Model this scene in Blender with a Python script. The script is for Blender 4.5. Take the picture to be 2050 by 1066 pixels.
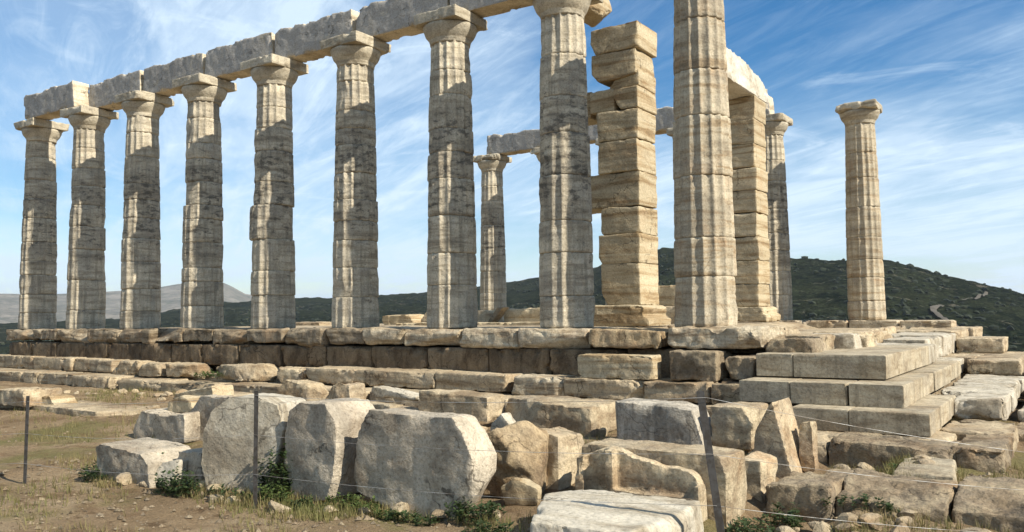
import bpy, bmesh, math, random
import numpy as np
from mathutils import Matrix, Vector

for o in list(bpy.data.objects):
    bpy.data.objects.remove(o, do_unlink=True)
scene = bpy.context.scene
COL = scene.collection
rad = math.radians

# ------------------------------------------------------------------ camera
# world: x = east along the temple's long side, y = north, z = 0 on the stylobate
FOCAL_PX, PITCH, ROLL, YAW = 1697.9, 0.0601, -0.0114, 0.5879
CAM = Vector((4.887, -12.827, 0.193))
r0 = Vector((math.cos(YAW), math.sin(YAW), 0)); f0 = Vector((-math.sin(YAW), math.cos(YAW), 0)); u0 = Vector((0, 0, 1))
Fv = f0 * math.cos(PITCH) + u0 * math.sin(PITCH); Uv = u0 * math.cos(PITCH) - f0 * math.sin(PITCH)
Rv = r0 * math.cos(ROLL) + Uv * math.sin(ROLL); U2 = Uv * math.cos(ROLL) - r0 * math.sin(ROLL)
cd = bpy.data.cameras.new('camera'); cam = bpy.data.objects.new('camera', cd); COL.objects.link(cam)
m = Matrix((Rv, U2, -Fv)).transposed().to_4x4(); m.translation = CAM
cam.matrix_world = m
cd.sensor_width = 36; cd.lens = 36 * FOCAL_PX / 2050; cd.clip_start = 0.1; cd.clip_end = 60000
scene.camera = cam

# ------------------------------------------------------------------ sky and sun
SUN_AZ, SUN_EL = rad(-1.7), rad(40)          # azimuth from east, towards north positive
SKY_STRENGTH, SUN_STRENGTH, EXPOSURE = 0.080, 5.0, 0.66
world = bpy.data.worlds.new('World'); scene.world = world; world.use_nodes = True
BIG_LOC = (0.5, 7.9, 0)
def build_world():
    nt = world.node_tree; N = nt.nodes; L = nt.links
    for n in list(N): N.remove(n)
    out = N.new('ShaderNodeOutputWorld')
    sky = N.new('ShaderNodeTexSky'); sky.sky_type = 'NISHITA'; sky.sun_disc = False
    sky.sun_elevation = SUN_EL; sky.sun_rotation = math.pi / 2 - SUN_AZ
    sky.altitude = 60; sky.air_density = 1.0; sky.dust_density = 0.0; sky.ozone_density = 2.2
    bg = N.new('ShaderNodeBackground'); bg.inputs[1].default_value = SKY_STRENGTH
    hsv = N.new('ShaderNodeHueSaturation'); hsv.inputs["Saturation"].default_value = 1.42
    L.new(sky.outputs[0], hsv.inputs['Color']); L.new(hsv.outputs[0], bg.inputs[0])
    tc = N.new('ShaderNodeTexCoord')
    sep = N.new('ShaderNodeSeparateXYZ'); L.new(tc.outputs['Generated'], sep.inputs[0])
    def math_(op, a, b=None, clamp=False):
        n = N.new('ShaderNodeMath'); n.operation = op; n.use_clamp = clamp
        for i, v in enumerate((a, b)):
            if v is None: continue
            if isinstance(v, (int, float)): n.inputs[i].default_value = v
            else: L.new(v, n.inputs[i])
        return n.outputs[0]
    zz = math_('ADD', math_('MAXIMUM', sep.outputs[2], 0.0), 0.10)
    u = math_('DIVIDE', sep.outputs[0], zz); v = math_('DIVIDE', sep.outputs[1], zz)
    cb = N.new('ShaderNodeCombineXYZ'); L.new(u, cb.inputs[0]); L.new(v, cb.inputs[1])
    def noise(scale, rot, loc, sc, detail, rough, dist):
        r_ = N.new('ShaderNodeMapping'); r_.inputs['Rotation'].default_value = (0, 0, rot); r_.inputs['Location'].default_value = loc
        L.new(cb.outputs[0], r_.inputs[0])
        mp = N.new('ShaderNodeMapping'); mp.inputs['Scale'].default_value = sc; L.new(r_.outputs[0], mp.inputs[0])
        n = N.new('ShaderNodeTexNoise'); n.inputs['Scale'].default_value = scale; n.inputs['Detail'].default_value = detail
        n.inputs['Roughness'].default_value = rough; n.inputs['Distortion'].default_value = dist
        L.new(mp.outputs[0], n.inputs['Vector']); return n.outputs['Fac']
    def ramp(f, a, b):
        n = N.new('ShaderNodeMapRange'); n.interpolation_type = 'SMOOTHSTEP'
        n.inputs[1].default_value = a; n.inputs[2].default_value = b
        L.new(f, n.inputs[0]); return n.outputs[0]
    rot = rad(-152)
    streak = ramp(noise(1.25, rot, (0.9, 2.4, 0), (0.42, 1.25, 1), 10, 0.62, 1.3), 0.40, 0.66)
    fine = ramp(noise(3.6, rot, (3.1, 0.2, 0), (0.36, 1.7, 1), 11, 0.70, 1.6), 0.42, 0.70)
    big = ramp(noise(0.55, 0, BIG_LOC, (1, 1, 1), 6, 0.55, 0.5), 0.36, 0.56)
    puff = ramp(noise(2.2, 0, (8.3, 4.4, 0), (1, 1, 1), 12, 0.64, 1.0), 0.54, 0.72)
    a = math_('ADD', math_('MULTIPLY', streak, 0.46), math_('MULTIPLY', fine, 0.30))
    a = math_('MULTIPLY', a, math_('ADD', math_('MULTIPLY', big, 0.62), 0.38))
    a = math_('ADD', a, math_('MULTIPLY', big, 0.36))
    a = math_('ADD', a, math_('MULTIPLY', puff, 0.30), True)
    low = N.new('ShaderNodeMapRange'); low.interpolation_type = 'SMOOTHSTEP'; low.inputs[1].default_value = 0.30; low.inputs[2].default_value = 0.0
    low.inputs[3].default_value = 0.0; low.inputs[4].default_value = 0.26; L.new(sep.outputs[2], low.inputs[0])      # thin veil towards the horizon
    a = math_('ADD', math_('MULTIPLY', a, 0.95), low.outputs[0], True)
    a = math_('MULTIPLY', a, 0.94, True)
    cl = N.new('ShaderNodeBackground'); cl.inputs[0].default_value = (0.66, 0.80, 0.93, 1); cl.inputs[1].default_value = 0.79
    mx = N.new('ShaderNodeMixShader'); L.new(a, mx.inputs[0]); L.new(bg.outputs[0], mx.inputs[1]); L.new(cl.outputs[0], mx.inputs[2])
    L.new(mx.outputs[0], out.inputs[0])
build_world()
sl = bpy.data.lights.new('sun', 'SUN'); sl.energy = SUN_STRENGTH; sl.angle = rad(0.5); sl.color = (1.0, 0.94, 0.82)
sun = bpy.data.objects.new('sun', sl); COL.objects.link(sun)
sd = Vector((math.cos(SUN_EL) * math.cos(SUN_AZ), math.cos(SUN_EL) * math.sin(SUN_AZ), math.sin(SUN_EL)))
sun.rotation_euler = sd.to_track_quat('Z', 'Y').to_euler(); sun.location = (60, -3, 50)
vs = scene.view_settings; vs.view_transform = 'Standard'; vs.look = 'None'; vs.gamma = 1; vs.exposure = EXPOSURE
vs.use_curve_mapping = False
scene.render.engine = 'CYCLES'
scene.cycles.max_bounces = 4; scene.cycles.diffuse_bounces = 3; scene.cycles.volume_bounces = 0; scene.cycles.transparent_max_bounces = 4

# ------------------------------------------------------------------ numpy noise
def _h(ix, iy, iz, seed):
    n = (ix * 374761393 + iy * 668265263 + iz * 2147483647 + seed * 144269504).astype(np.int64) & 0x7fffffff
    n = ((n ^ (n >> 13)) * 1274126177) & 0x7fffffff
    n = ((n ^ (n >> 15)) * 668265263) & 0x7fffffff
    return ((n ^ (n >> 16)) & 0xffff) / 32767.5 - 1.0
def vnoise(p, seed=0):
    p = np.asarray(p, float); i = np.floor(p).astype(np.int64); f = p - i
    f = f * f * (3 - 2 * f); x, y, z = i[..., 0], i[..., 1], i[..., 2]
    r = 0
    for dx in (0, 1):
        wx = f[..., 0] if dx else 1 - f[..., 0]
        for dy in (0, 1):
            wy = f[..., 1] if dy else 1 - f[..., 1]
            for dz in (0, 1):
                wz = f[..., 2] if dz else 1 - f[..., 2]
                r = r + wx * wy * wz * _h(x + dx, y + dy, z + dz, seed)
    return r
def fbm(p, seed=0, octv=4, gain=0.5):
    p = np.asarray(p, float); a = 1.0; s = 0; t = 0
    for k in range(octv):
        s = s + a * vnoise(p, seed + k * 17); t += a; a *= gain; p = p * 2.03 + 5.1
    return s / t
def sstep(x, a, b):
    t = np.clip((np.asarray(x, float) - a) / (b - a), 0, 1); return t * t * (3 - 2 * t)

# ------------------------------------------------------------------ object helpers
def tag(o, label=None, cat=None, group=None, kind=None):
    if label: o['label'] = label
    if cat:
        o['category'] = cat
        if not kind: kind = 'thing'
    if group: o['group'] = group
    if kind: o['kind'] = kind
    return o
def mesh_obj(name, V, Fc, mat, parent=None, smooth=True):
    me = bpy.data.meshes.new(name)
    me.from_pydata([tuple(v) for v in V] if not isinstance(V, np.ndarray) else V.tolist(), [], Fc if isinstance(Fc, list) else Fc.tolist())
    if smooth: me.polygons.foreach_set('use_smooth', [True] * len(me.polygons))
    me.materials.append(mat)
    o = bpy.data.objects.new(name, me); COL.objects.link(o)
    if parent: o.parent = parent
    return o
def empty(name, loc=(0, 0, 0), label=None, cat=None, group=None, kind=None, rz=0):
    o = bpy.data.objects.new(name, None); COL.objects.link(o); o.location = loc; o.rotation_euler = (0, 0, rz)
    o.empty_display_size = 0.2
    return tag(o, label, cat, group, kind)

# ------------------------------------------------------------------ materials
class NT:
    def __init__(s, name):
        s.m = bpy.data.materials.new(name); s.m.use_nodes = True; s.t = s.m.node_tree
        s.b = s.t.nodes['Principled BSDF']; s.N = s.t.nodes; s.L = s.t.links
    def n(s, typ, **kw):
        x = s.N.new(typ)
        for k, v in kw.items(): setattr(x, k, v)
        return x
    def lk(s, a, b): s.L.new(a, b)
    def setin(s, sock, v):
        if isinstance(v, bpy.types.NodeSocket): s.L.new(v, sock)
        else: sock.default_value = v
    def math(s, op, a, b=0.0, clamp=False):
        x = s.n('ShaderNodeMath', operation=op); x.use_clamp = clamp; s.setin(x.inputs[0], a); s.setin(x.inputs[1], b); return x.outputs[0]
    def mapping(s, vec, scale=(1, 1, 1), loc=(0, 0, 0), rot=(0, 0, 0)):
        x = s.n('ShaderNodeMapping'); s.lk(vec, x.inputs[0]); x.inputs['Scale'].default_value = scale
        x.inputs['Location'].default_value = loc; x.inputs['Rotation'].default_value = rot; return x.outputs[0]
    def noise(s, vec, scale, detail=6, rough=0.55, dist=0.0):
        x = s.n('ShaderNodeTexNoise'); s.lk(vec, x.inputs['Vector']); x.inputs['Scale'].default_value = scale
        x.inputs['Detail'].default_value = detail; x.inputs['Roughness'].default_value = rough; x.inputs['Distortion'].default_value = dist
        return x.outputs['Fac']
    def ss(s, f, a, b, lo=0.0, hi=1.0):
        x = s.n('ShaderNodeMapRange', interpolation_type='SMOOTHSTEP'); s.lk(f, x.inputs[0])
        x.inputs[1].default_value = a; x.inputs[2].default_value = b; x.inputs[3].default_value = lo; x.inputs[4].default_value = hi
        return x.outputs[0]
    def mix(s, f, a, b, blend='MIX'):
        x = s.n('ShaderNodeMix', data_type='RGBA', blend_type=blend); s.setin(x.inputs[0], f)
        s.setin(x.inputs[6], a if isinstance(a, bpy.types.NodeSocket) else (*a, 1)); s.setin(x.inputs[7], b if isinstance(b, bpy.types.NodeSocket) else (*b, 1))
        return x.outputs[2]
    def ramp(s, f, stops):
        x = s.n('ShaderNodeValToRGB'); s.lk(f, x.inputs[0]); e = x.color_ramp.elements
        while len(e) < len(stops): e.new(0.5)
        for i, (p, c) in enumerate(stops): e[i].position = p; e[i].color = (*c, 1)
        return x.outputs[0]
    def bump(s, h, strength, dist=0.02):
        x = s.n('ShaderNodeBump'); x.inputs['Strength'].default_value = strength; x.inputs['Distance'].default_value = dist
        s.lk(h, x.inputs['Height']); s.lk(x.outputs[0], s.b.inputs['Normal'])
    def done(s, col, rough=0.9, spec=0.2):
        s.lk(col, s.b.inputs['Base Color']); s.b.inputs['Roughness'].default_value = rough
        s.b.inputs['Specular IOR Level'].default_value = spec
        return s.m

def stone_mat(name, light, mid, dark, grey, strata=(0.7, 0.7, 6.0), blotch=0.5, blotch_lo=0.45, lichen=0.5, lich_thr=0.6,
              lich_map=(1, 1, 1.4), lich_soft=0.10, drum=0.0, lich_col=(0.05, 0.045, 0.04), streak=0.35, band=None, bump=0.5, vein=0.0, vary=0.16, south=0.0, rust=0.0, crack=0.7):
    k_ = 0.80
    light, mid, dark, grey = [tuple(v * k_ * w for v, w in zip(c, (1.05, 1.0, .905))) for c in (light, mid, dark, grey)]
    s = NT(name)
    geo = s.n('ShaderNodeNewGeometry'); oi = s.n('ShaderNodeObjectInfo')
    cx = s.n('ShaderNodeCombineXYZ')
    for i, k in enumerate((37.0, 91.0, 53.0)): s.lk(s.math('MULTIPLY', oi.outputs['Random'], k), cx.inputs[i])
    va = s.n('ShaderNodeVectorMath', operation='ADD'); s.lk(geo.outputs['Position'], va.inputs[0]); s.lk(cx.outputs[0], va.inputs[1])
    p = va.outputs[0]
    st = s.noise(s.mapping(p, strata, rot=(0.06, 0.05, 0)), 1.6, 5, 0.64, 0.6)
    dk = tuple(c * 0.72 for c in dark)
    col = s.ramp(st, [(0.30, dk), (0.40, dark), (0.47, mid), (0.56, light), (0.75, tuple(min(1, c * 1.12) for c in light))])
    if rust:
        col = s.mix(s.math('MULTIPLY', s.ss(s.noise(p, 1.3, 5, 0.6, 0.4), 0.52, 0.70), rust), col, (0.36, 0.20, 0.09))
    bl = s.ss(s.noise(p, 1.9, 5, 0.64, 0.3), blotch_lo, blotch_lo + 0.2)
    bl = s.math('MULTIPLY', bl, blotch)
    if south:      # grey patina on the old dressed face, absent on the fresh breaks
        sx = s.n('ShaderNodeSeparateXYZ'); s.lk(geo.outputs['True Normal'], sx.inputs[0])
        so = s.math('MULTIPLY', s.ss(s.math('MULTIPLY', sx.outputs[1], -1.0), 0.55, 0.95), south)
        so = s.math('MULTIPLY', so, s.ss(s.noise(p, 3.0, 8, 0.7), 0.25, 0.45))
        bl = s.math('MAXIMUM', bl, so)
    col = s.mix(bl, col, grey)
    if vein:
        vn = s.noise(s.mapping(p, (1.2, 1.2, 2.2), rot=(0.5, 0.2, 0.4)), 2.2, 7, 0.6, 1.6)
        vm = s.math('SUBTRACT', 1.0, s.math('MULTIPLY', s.math('ABSOLUTE', s.math('SUBTRACT', vn, 0.5)), 26.0), True)
        col = s.mix(s.math('MULTIPLY', vm, vein), col, tuple(min(1, c * 1.5) for c in grey))
    sk = s.ss(s.noise(s.mapping(p, (6.5, 6.5, 0.55)), 1.3, 5, 0.6), 0.46, 0.66)
    col = s.mix(s.math('MULTIPLY', sk, streak), col, tuple(c * 0.5 for c in mid))
    if lichen:
        l1 = s.noise(s.mapping(p, lich_map), 2.6, 6, 0.70, 0.2)
        lm = l1
        if band:
            sz = s.n('ShaderNodeSeparateXYZ'); s.lk(geo.outputs['Position'], sz.inputs[0])
            up_ = s.ss(sz.outputs[2], band[0], band[1]); dn = s.ss(sz.outputs[2], band[2], band[3])
            bm_ = s.math('MULTIPLY', up_, s.math('SUBTRACT', 1.0, dn))
            lm = s.math('ADD', lm, s.math('MULTIPLY', bm_, band[4]))
        lf = s.math('MULTIPLY', s.ss(lm, lich_thr, lich_thr + lich_soft), lichen)
        col = s.mix(lf, col, lich_col)
    if drum:      # whole drums darkened by soot and lichen, in uneven horizontal bands
        dn_ = s.noise(s.mapping(p, (0.8, 0.8, 2.6)), 1.5, 5, 0.62, 0.3)
        df = s.math('ADD', dn_, s.math('MULTIPLY', s.math('SUBTRACT', oi.outputs['Random'], 0.5), 0.30))
        if band: df = s.math('ADD', df, s.math('MULTIPLY', bm_, 0.10))
        col = s.mix(s.math('MULTIPLY', s.ss(df, 0.46, 0.70), drum), col, (0.105, 0.088, 0.068))
    fn = s.noise(p, 34.0, 4, 0.7)
    col = s.mix(1.0, col, s.ramp(fn, [(0.28, (0.55, 0.53, 0.50)), (0.46, (0.95, 0.95, 0.95)), (0.7, (1.2, 1.2, 1.2))]), 'MULTIPLY')
    wp = s.n('ShaderNodeVectorMath', operation='ADD'); nz = s.n('ShaderNodeTexNoise'); s.lk(p, nz.inputs['Vector']); nz.inputs['Scale'].default_value = 2.5; nz.inputs['Detail'].default_value = 6
    sc_ = s.n('ShaderNodeVectorMath', operation='SCALE'); s.lk(nz.outputs['Color'], sc_.inputs[0]); sc_.inputs['Scale'].default_value = 0.7; s.lk(p, wp.inputs[0]); s.lk(sc_.outputs[0], wp.inputs[1])
    vo = s.n('ShaderNodeTexVoronoi', feature='DISTANCE_TO_EDGE'); s.lk(s.mapping(wp.outputs[0], (.8, .8, 1.7)), vo.inputs['Vector']); vo.inputs['Scale'].default_value = 1.5
    crk = s.math('MULTIPLY', s.ss(vo.outputs['Distance'], 0.022, 0.0), s.ss(s.noise(p, 1.7, 3, 0.5), 0.46, 0.60))
    col = s.mix(s.math('MULTIPLY', crk, crack), col, tuple(c * 0.22 for c in dark))
    hv = s.n('ShaderNodeHueSaturation'); s.lk(col, hv.inputs['Color'])
    s.lk(s.math('ADD', 1.0 - vary / 2, s.math('MULTIPLY', oi.outputs['Random'], vary)), hv.inputs['Value'])
    hb = s.noise(p, 14.0, 6, 0.7)
    s.bump(hb, bump * 1.3, 0.035)
    return s.done(hv.outputs[0], 0.88, 0.25)

M = {}
M['column'] = stone_mat('weathered column marble', (0.70, 0.635, 0.515), (0.60, 0.54, 0.43), (0.44, 0.385, 0.30), (0.44, 0.41, 0.36),
    strata=(0.5, 0.5, 5.0), blotch=0.55, blotch_lo=0.45, lichen=0.72, lich_thr=0.58, lich_soft=0.14, lich_map=(1.6, 1.6, 4.0), band=(1.2, 2.8, 3.7, 4.4, 0.10), streak=0.6, bump=0.6, vary=0.2, crack=0.3, drum=0.34)
M['column_clean'] = stone_mat('cleaner column marble', (0.58, 0.52, 0.41), (0.51, 0.445, 0.34), (0.42, 0.33, 0.22), (0.46, 0.41, 0.34),
    strata=(0.5, 0.5, 5.0), blotch=0.45, blotch_lo=0.5, lichen=0.45, lich_thr=0.68, streak=0.4, bump=0.5, rust=0.4, crack=0.4, drum=0.35)
M['capital'] = stone_mat('cream capital marble', (0.60, 0.55, 0.45), (0.53, 0.48, 0.385), (0.40, 0.35, 0.27), (0.41, 0.385, 0.34), strata=(0.6, 0.6, 3.0), blotch=0.45, lichen=0.4, lich_thr=0.63, streak=0.3, bump=0.5, crack=0.3)
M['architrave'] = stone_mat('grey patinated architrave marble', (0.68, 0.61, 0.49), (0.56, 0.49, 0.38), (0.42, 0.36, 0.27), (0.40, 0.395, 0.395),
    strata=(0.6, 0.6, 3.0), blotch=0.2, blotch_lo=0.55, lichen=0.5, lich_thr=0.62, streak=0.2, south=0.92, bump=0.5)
M['anta'] = stone_mat('banded tan marble', (0.56, 0.485, 0.35), (0.48, 0.395, 0.265), (0.36, 0.265, 0.155), (0.42, 0.36, 0.275),
    strata=(0.25, 0.25, 4.0), blotch=0.3, blotch_lo=0.52, lichen=0.3, lich_thr=0.68, streak=0.12, bump=0.45, rust=0.25)
M['stylobate'] = stone_mat('worn stylobate marble', (0.60, 0.53, 0.41), (0.48, 0.40, 0.29), (0.32, 0.25, 0.17), (0.38, 0.34, 0.29),
    blotch=0.5, lichen=0.5, lich_thr=0.62, lich_col=(0.10, 0.075, 0.05), rust=0.4, bump=0.7)
M['stylobate_dark'] = stone_mat('brown stained stylobate marble', (0.42, 0.355, 0.265), (0.31, 0.25, 0.175), (0.185, 0.14, 0.09), (0.24, 0.205, 0.16),
    blotch=0.5, lichen=0.6, lich_thr=0.56, lich_soft=0.15, lich_col=(0.08, 0.06, 0.04), rust=0.35, streak=0.5, bump=0.7)
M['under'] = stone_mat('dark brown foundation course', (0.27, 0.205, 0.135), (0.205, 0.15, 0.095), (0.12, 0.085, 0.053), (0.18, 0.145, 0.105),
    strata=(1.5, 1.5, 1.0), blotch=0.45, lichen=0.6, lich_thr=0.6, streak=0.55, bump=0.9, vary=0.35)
M['step'] = stone_mat('tan step blocks', (0.55, 0.46, 0.33), (0.42, 0.34, 0.235), (0.29, 0.22, 0.145), (0.34, 0.30, 0.245),
    strata=(0.4, 0.4, 5.0), blotch=0.4, lichen=0.45, lich_thr=0.63, lich_col=(0.085, 0.07, 0.05), rust=0.25, bump=0.65)
M['newstep'] = stone_mat('restored step marble', (0.51, 0.45, 0.345), (0.44, 0.375, 0.275), (0.35, 0.285, 0.20), (0.335, 0.30, 0.245),
    strata=(0.6, 0.6, 3.5), blotch=0.55, lichen=0.7, lich_thr=0.54, lich_soft=0.16, lich_col=(0.17, 0.135, 0.09), streak=0.55, bump=0.5, vary=0.10, crack=0.2)
M['slab'] = stone_mat('grey veined marble slab', (0.60, 0.535, 0.44), (0.49, 0.43, 0.345), (0.34, 0.285, 0.22), (0.30, 0.27, 0.23),
    strata=(1.0, 1.0, 1.0), blotch=0.6, blotch_lo=0.42, lichen=0.35, lich_thr=0.64, vein=0.38, streak=0.2, bump=0.75, rust=0.25, crack=0.85)
M['block'] = stone_mat('broken tan marble block', (0.58, 0.49, 0.35), (0.46, 0.37, 0.255), (0.33, 0.25, 0.165), (0.37, 0.335, 0.285),
    strata=(0.9, 0.9, 2.2), blotch=0.45, lichen=0.35, lich_thr=0.63, lich_col=(0.08, 0.065, 0.05), rust=0.45, bump=0.75, vary=0.25)
M['bluegrey'] = stone_mat('pale blue grey marble', (0.56, 0.52, 0.46), (0.46, 0.425, 0.37), (0.30, 0.27, 0.23), (0.35, 0.33, 0.29), strata=(3.0, 3.0, 0.7), blotch=0.5, lichen=0.5, lich_thr=0.58, lich_col=(0.10, 0.095, 0.09), streak=0.5, bump=0.6)
M['brown'] = stone_mat('rough brown boulder stone', (0.50, 0.39, 0.25), (0.38, 0.285, 0.175), (0.235, 0.165, 0.10), (0.33, 0.28, 0.22),
    strata=(2.2, 2.2, 1.0), blotch=0.3, lichen=0.4, lich_thr=0.62, lich_col=(0.09, 0.06, 0.04), rust=0.5, bump=0.9)
M['white'] = stone_mat('pale marble slab', (0.55, 0.515, 0.445), (0.48, 0.44, 0.365), (0.37, 0.325, 0.255), (0.38, 0.355, 0.315),
    strata=(0.7, 2.5, 1.0), blotch=0.35, lichen=0.3, lich_thr=0.66, vein=0.1, streak=0.05, bump=0.4, rust=0.12)
M['bright'] = stone_mat('bright broken marble', (0.76, 0.735, 0.68), (0.70, 0.67, 0.60), (0.57, 0.52, 0.43), (0.65, 0.62, 0.56), strata=(0.8, 0.8, 1.0), blotch=0.3, lichen=0.2, lich_thr=0.7, streak=0.05, bump=0.5, crack=0.3)
M['rough'] = stone_mat('pitted foundation stone', (0.42, 0.345, 0.24), (0.33, 0.26, 0.18), (0.21, 0.16, 0.105), (0.29, 0.255, 0.205),
    strata=(1.3, 1.3, 1.6), blotch=0.5, lichen=0.65, lich_thr=0.56, lich_col=(0.075, 0.06, 0.045), bump=1.0, rust=0.2)

def dirt_mat():
    s = NT('dry earth'); geo = s.n('ShaderNodeNewGeometry'); p = geo.outputs['Position']
    a = s.noise(p, 0.8, 8, 0.6, 0.3)
    col = s.ramp(a, [(0.3, (0.21, 0.145, 0.082)), (0.5, (0.31, 0.22, 0.128)), (0.68, (0.40, 0.30, 0.185))])
    g = s.ss(s.noise(p, 0.55, 7, 0.62, 0.2), 0.50, 0.64)
    col = s.mix(s.math('MULTIPLY', g, 0.7), col, (0.16, 0.155, 0.05))
    d = s.ss(s.noise(s.mapping(p, (1, 1, 1)), 4.0, 8, 0.7), 0.55, 0.66)
    tr_ = s.ss(s.noise(s.mapping(p, (1.0, 1.6, 1)), 1.5, 7, 0.66, 0.6), 0.52, 0.64)
    col = s.mix(s.math('MULTIPLY', tr_, 0.5), col, (0.17, 0.10, 0.052))
    col = s.mix(s.math('MULTIPLY', d, 0.75), col, (0.12, 0.075, 0.04))
    w = s.ss(s.noise(p, 17.0, 3, 0.5), 0.68, 0.74)
    col = s.mix(s.math('MULTIPLY', w, 0.6), col, (0.42, 0.35, 0.25))
    f = s.noise(p, 45.0, 6, 0.7)
    col = s.mix(1.0, col, s.ramp(f, [(0.25, (0.6, 0.6, 0.6)), (0.7, (1.2, 1.2, 1.2))]), 'MULTIPLY')
    s.bump(s.math('ADD', s.noise(p, 9.0, 10, 0.72), s.math('MULTIPLY', f, 0.4)), 1.0, 0.09)
    return s.done(col, 0.95, 0.1)
def scrub_mat():
    s = NT('maquis hillside'); geo = s.n('ShaderNodeNewGeometry'); p = geo.outputs['Position']
    c = s.noise(s.mapping(p, (1, 1, 2)), 0.16, 6, 0.65)
    col = s.ramp(c, [(0.38, (0.003, 0.005, 0.003)), (0.48, (0.008, 0.013, 0.007)), (0.60, (0.022, 0.028, 0.014)), (0.74, (0.065, 0.062, 0.040))])
    v_ = s.ss(s.noise(p, 0.022, 6, 0.62, 0.5), 0.40, 0.62)
    col = s.mix(s.math('MULTIPLY', v_, 0.35), col, (0.050, 0.056, 0.028))
    r = s.ss(s.noise(p, 0.06, 7, 0.70, 0.4), 0.59, 0.66)
    col = s.mix(s.math('MULTIPLY', r, 0.55), col, (0.20, 0.175, 0.13))
    f = s.noise(p, 0.6, 5, 0.7)
    col = s.mix(1.0, col, s.ramp(f, [(0.35, (0.25, 0.25, 0.25)), (0.65, (1.5, 1.5, 1.5))]), 'MULTIPLY')
    s.bump(s.noise(p, 0.35, 8, 0.7), 1.0, 3.0)
    return s.done(col, 1.0, 0.0)
def mountain_mat():
    s = NT('bare mountain rock'); geo = s.n('ShaderNodeNewGeometry'); p = geo.outputs['Position']
    c = s.noise(p, 0.006, 10, 0.65, 0.5)
    col = s.ramp(c, [(0.34, (0.11, 0.11, 0.085)), (0.5, (0.20, 0.18, 0.145)), (0.68, (0.30, 0.26, 0.21))])
    g = s.ss(s.noise(p, 0.03, 8, 0.7), 0.5, 0.62)
    col = s.mix(s.math('MULTIPLY', g, 0.6), col, (0.06, 0.075, 0.04))
    s.bump(s.noise(p, 0.02, 10, 0.7), 1.0, 25.0)
    return s.done(col, 1.0, 0.0)
def simple_mat(name, c, rough=0.5, metal=0.0, nscale=30.0, c2=None, trans=0.0):
    s = NT(name); geo = s.n('ShaderNodeNewGeometry'); oi = s.n('ShaderNodeObjectInfo')
    f = s.noise(geo.outputs['Position'], nscale, 5, 0.6)
    col = s.mix(s.ss(f, 0.35, 0.65), c, c2 or tuple(x * 0.7 for x in c))
    s.b.inputs['Metallic'].default_value = metal
    s.done(col, rough, 0.3)
    if trans:
        tr = s.n('ShaderNodeBsdfTranslucent'); s.lk(col, tr.inputs[0]); mx = s.n('ShaderNodeMixShader'); mx.inputs[0].default_value = trans
        s.lk(s.b.outputs[0], mx.inputs[1]); s.lk(tr.outputs[0], mx.inputs[2]); s.lk(mx.outputs[0], s.N['Material Output'].inputs[0])
    return s.m
M['dirt'] = dirt_mat(); M['scrub'] = scrub_mat(); M['mountain'] = mountain_mat()
M['post'] = simple_mat('galvanised steel post', (0.10, 0.093, 0.085), 0.55, 0.3, 25, (0.065, 0.055, 0.045))
M['wire'] = simple_mat('galvanised wire', (0.50, 0.49, 0.46), 0.5, 0.4, 5, (0.22, 0.18, 0.14))
M['leaf'] = simple_mat('weed leaves', (0.055, 0.085, 0.022), 0.6, 0, 18, (0.10, 0.13, 0.035), 0.3)
M['leaf_dark'] = simple_mat('dark weed leaves', (0.030, 0.050, 0.016), 0.6, 0, 18, (0.055, 0.08, 0.025), 0.25)
M['grass'] = simple_mat('dry grass', (0.16, 0.16, 0.05), 0.7, 0, 2.5, (0.26, 0.20, 0.09), 0.3)
M['scrub_leaf'] = simple_mat('scrub foliage', (0.009, 0.014, 0.007), 0.9, 0, .15, (0.026, 0.032, 0.014))
M['stem'] = simple_mat('plant stem', (0.13, 0.11, 0.05), 0.8)
M['road'] = simple_mat('dirt track', (0.10, 0.085, 0.065), 0.95, 0, 0.3)
M['wall'] = simple_mat('whitewashed wall', (0.75, 0.73, 0.68), 0.9, 0, 0.5, (0.66, 0.63, 0.58))
M['sea'] = simple_mat('sea water', (0.03, 0.08, 0.13), 0.25, 0, 0.01, (0.025, 0.07, 0.12))

# ------------------------------------------------------------------ terrain
SKY_HILL = [(60, .0), (72, -.012), (84.78, -.0094), (89.06, .0047), (92.59, .0194), (95.1, .0334), (97.74, .048), (99.66, .0584), (102.25, .0601), (103.73, .0616), (105.23, .0652),
    (108.01, .0691), (111.51, .0738), (112.48, .0777), (113.62, .0811), (115.2, .074), (117.45, .0627), (117.96, .0593), (119.47, .055), (122.0, .0468), (124.2, .0431), (126.4, .0365),
    (129.59, .0311), (132.57, .0291), (135.84, .0249), (137.76, .0262), (141.19, .022), (142.71, .0204), (145.95, .0114), (148, .004), (154.79, .0004), (163.68, .004), (175, .01), (190, .0)]
SKY_MTN = [(120, -.004), (127.92, .0038), (134.54, .0155), (139.02, .0229), (141.19, .0298), (141.96, .0377), (142.81, .0449), (143.92, .0404), (145.1, .0409), (146.26, .037), (147.4, .0343),
    (148.8, .0326), (150.16, .0309), (152.29, .0293), (154.82, .0296), (157.23, .0274), (163.7, .0231), (172, .018), (185, .0)]
ha, ht = np.array(SKY_HILL).T; ma, mt = np.array(SKY_MTN).T
def site_z(x, y):
    z = -1.52 + 0.16 * sstep(y, -6.8, -3.4) - 0.55 * sstep(x, 4.3, 9.0) - 0.10 * sstep(x, 3.2, 4.6) * sstep(y, -7.0, -5.0) - 0.14 * sstep(x, 2.2, 2.6) * sstep(x, 3.3, 3.0)
    z = z + 0.04 * sstep(x, -4, -11) * sstep(y, -7, -4)
    P = np.stack([x, y, 0 * x], -1)
    z = z + 0.05 * fbm(P * 0.9, 3, 3) + 0.03 * fbm(P * 4.0, 9, 4) - 0.05 * np.clip(fbm(P * 3.1, 14, 3) - .25, 0, 1)
    return z
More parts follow.
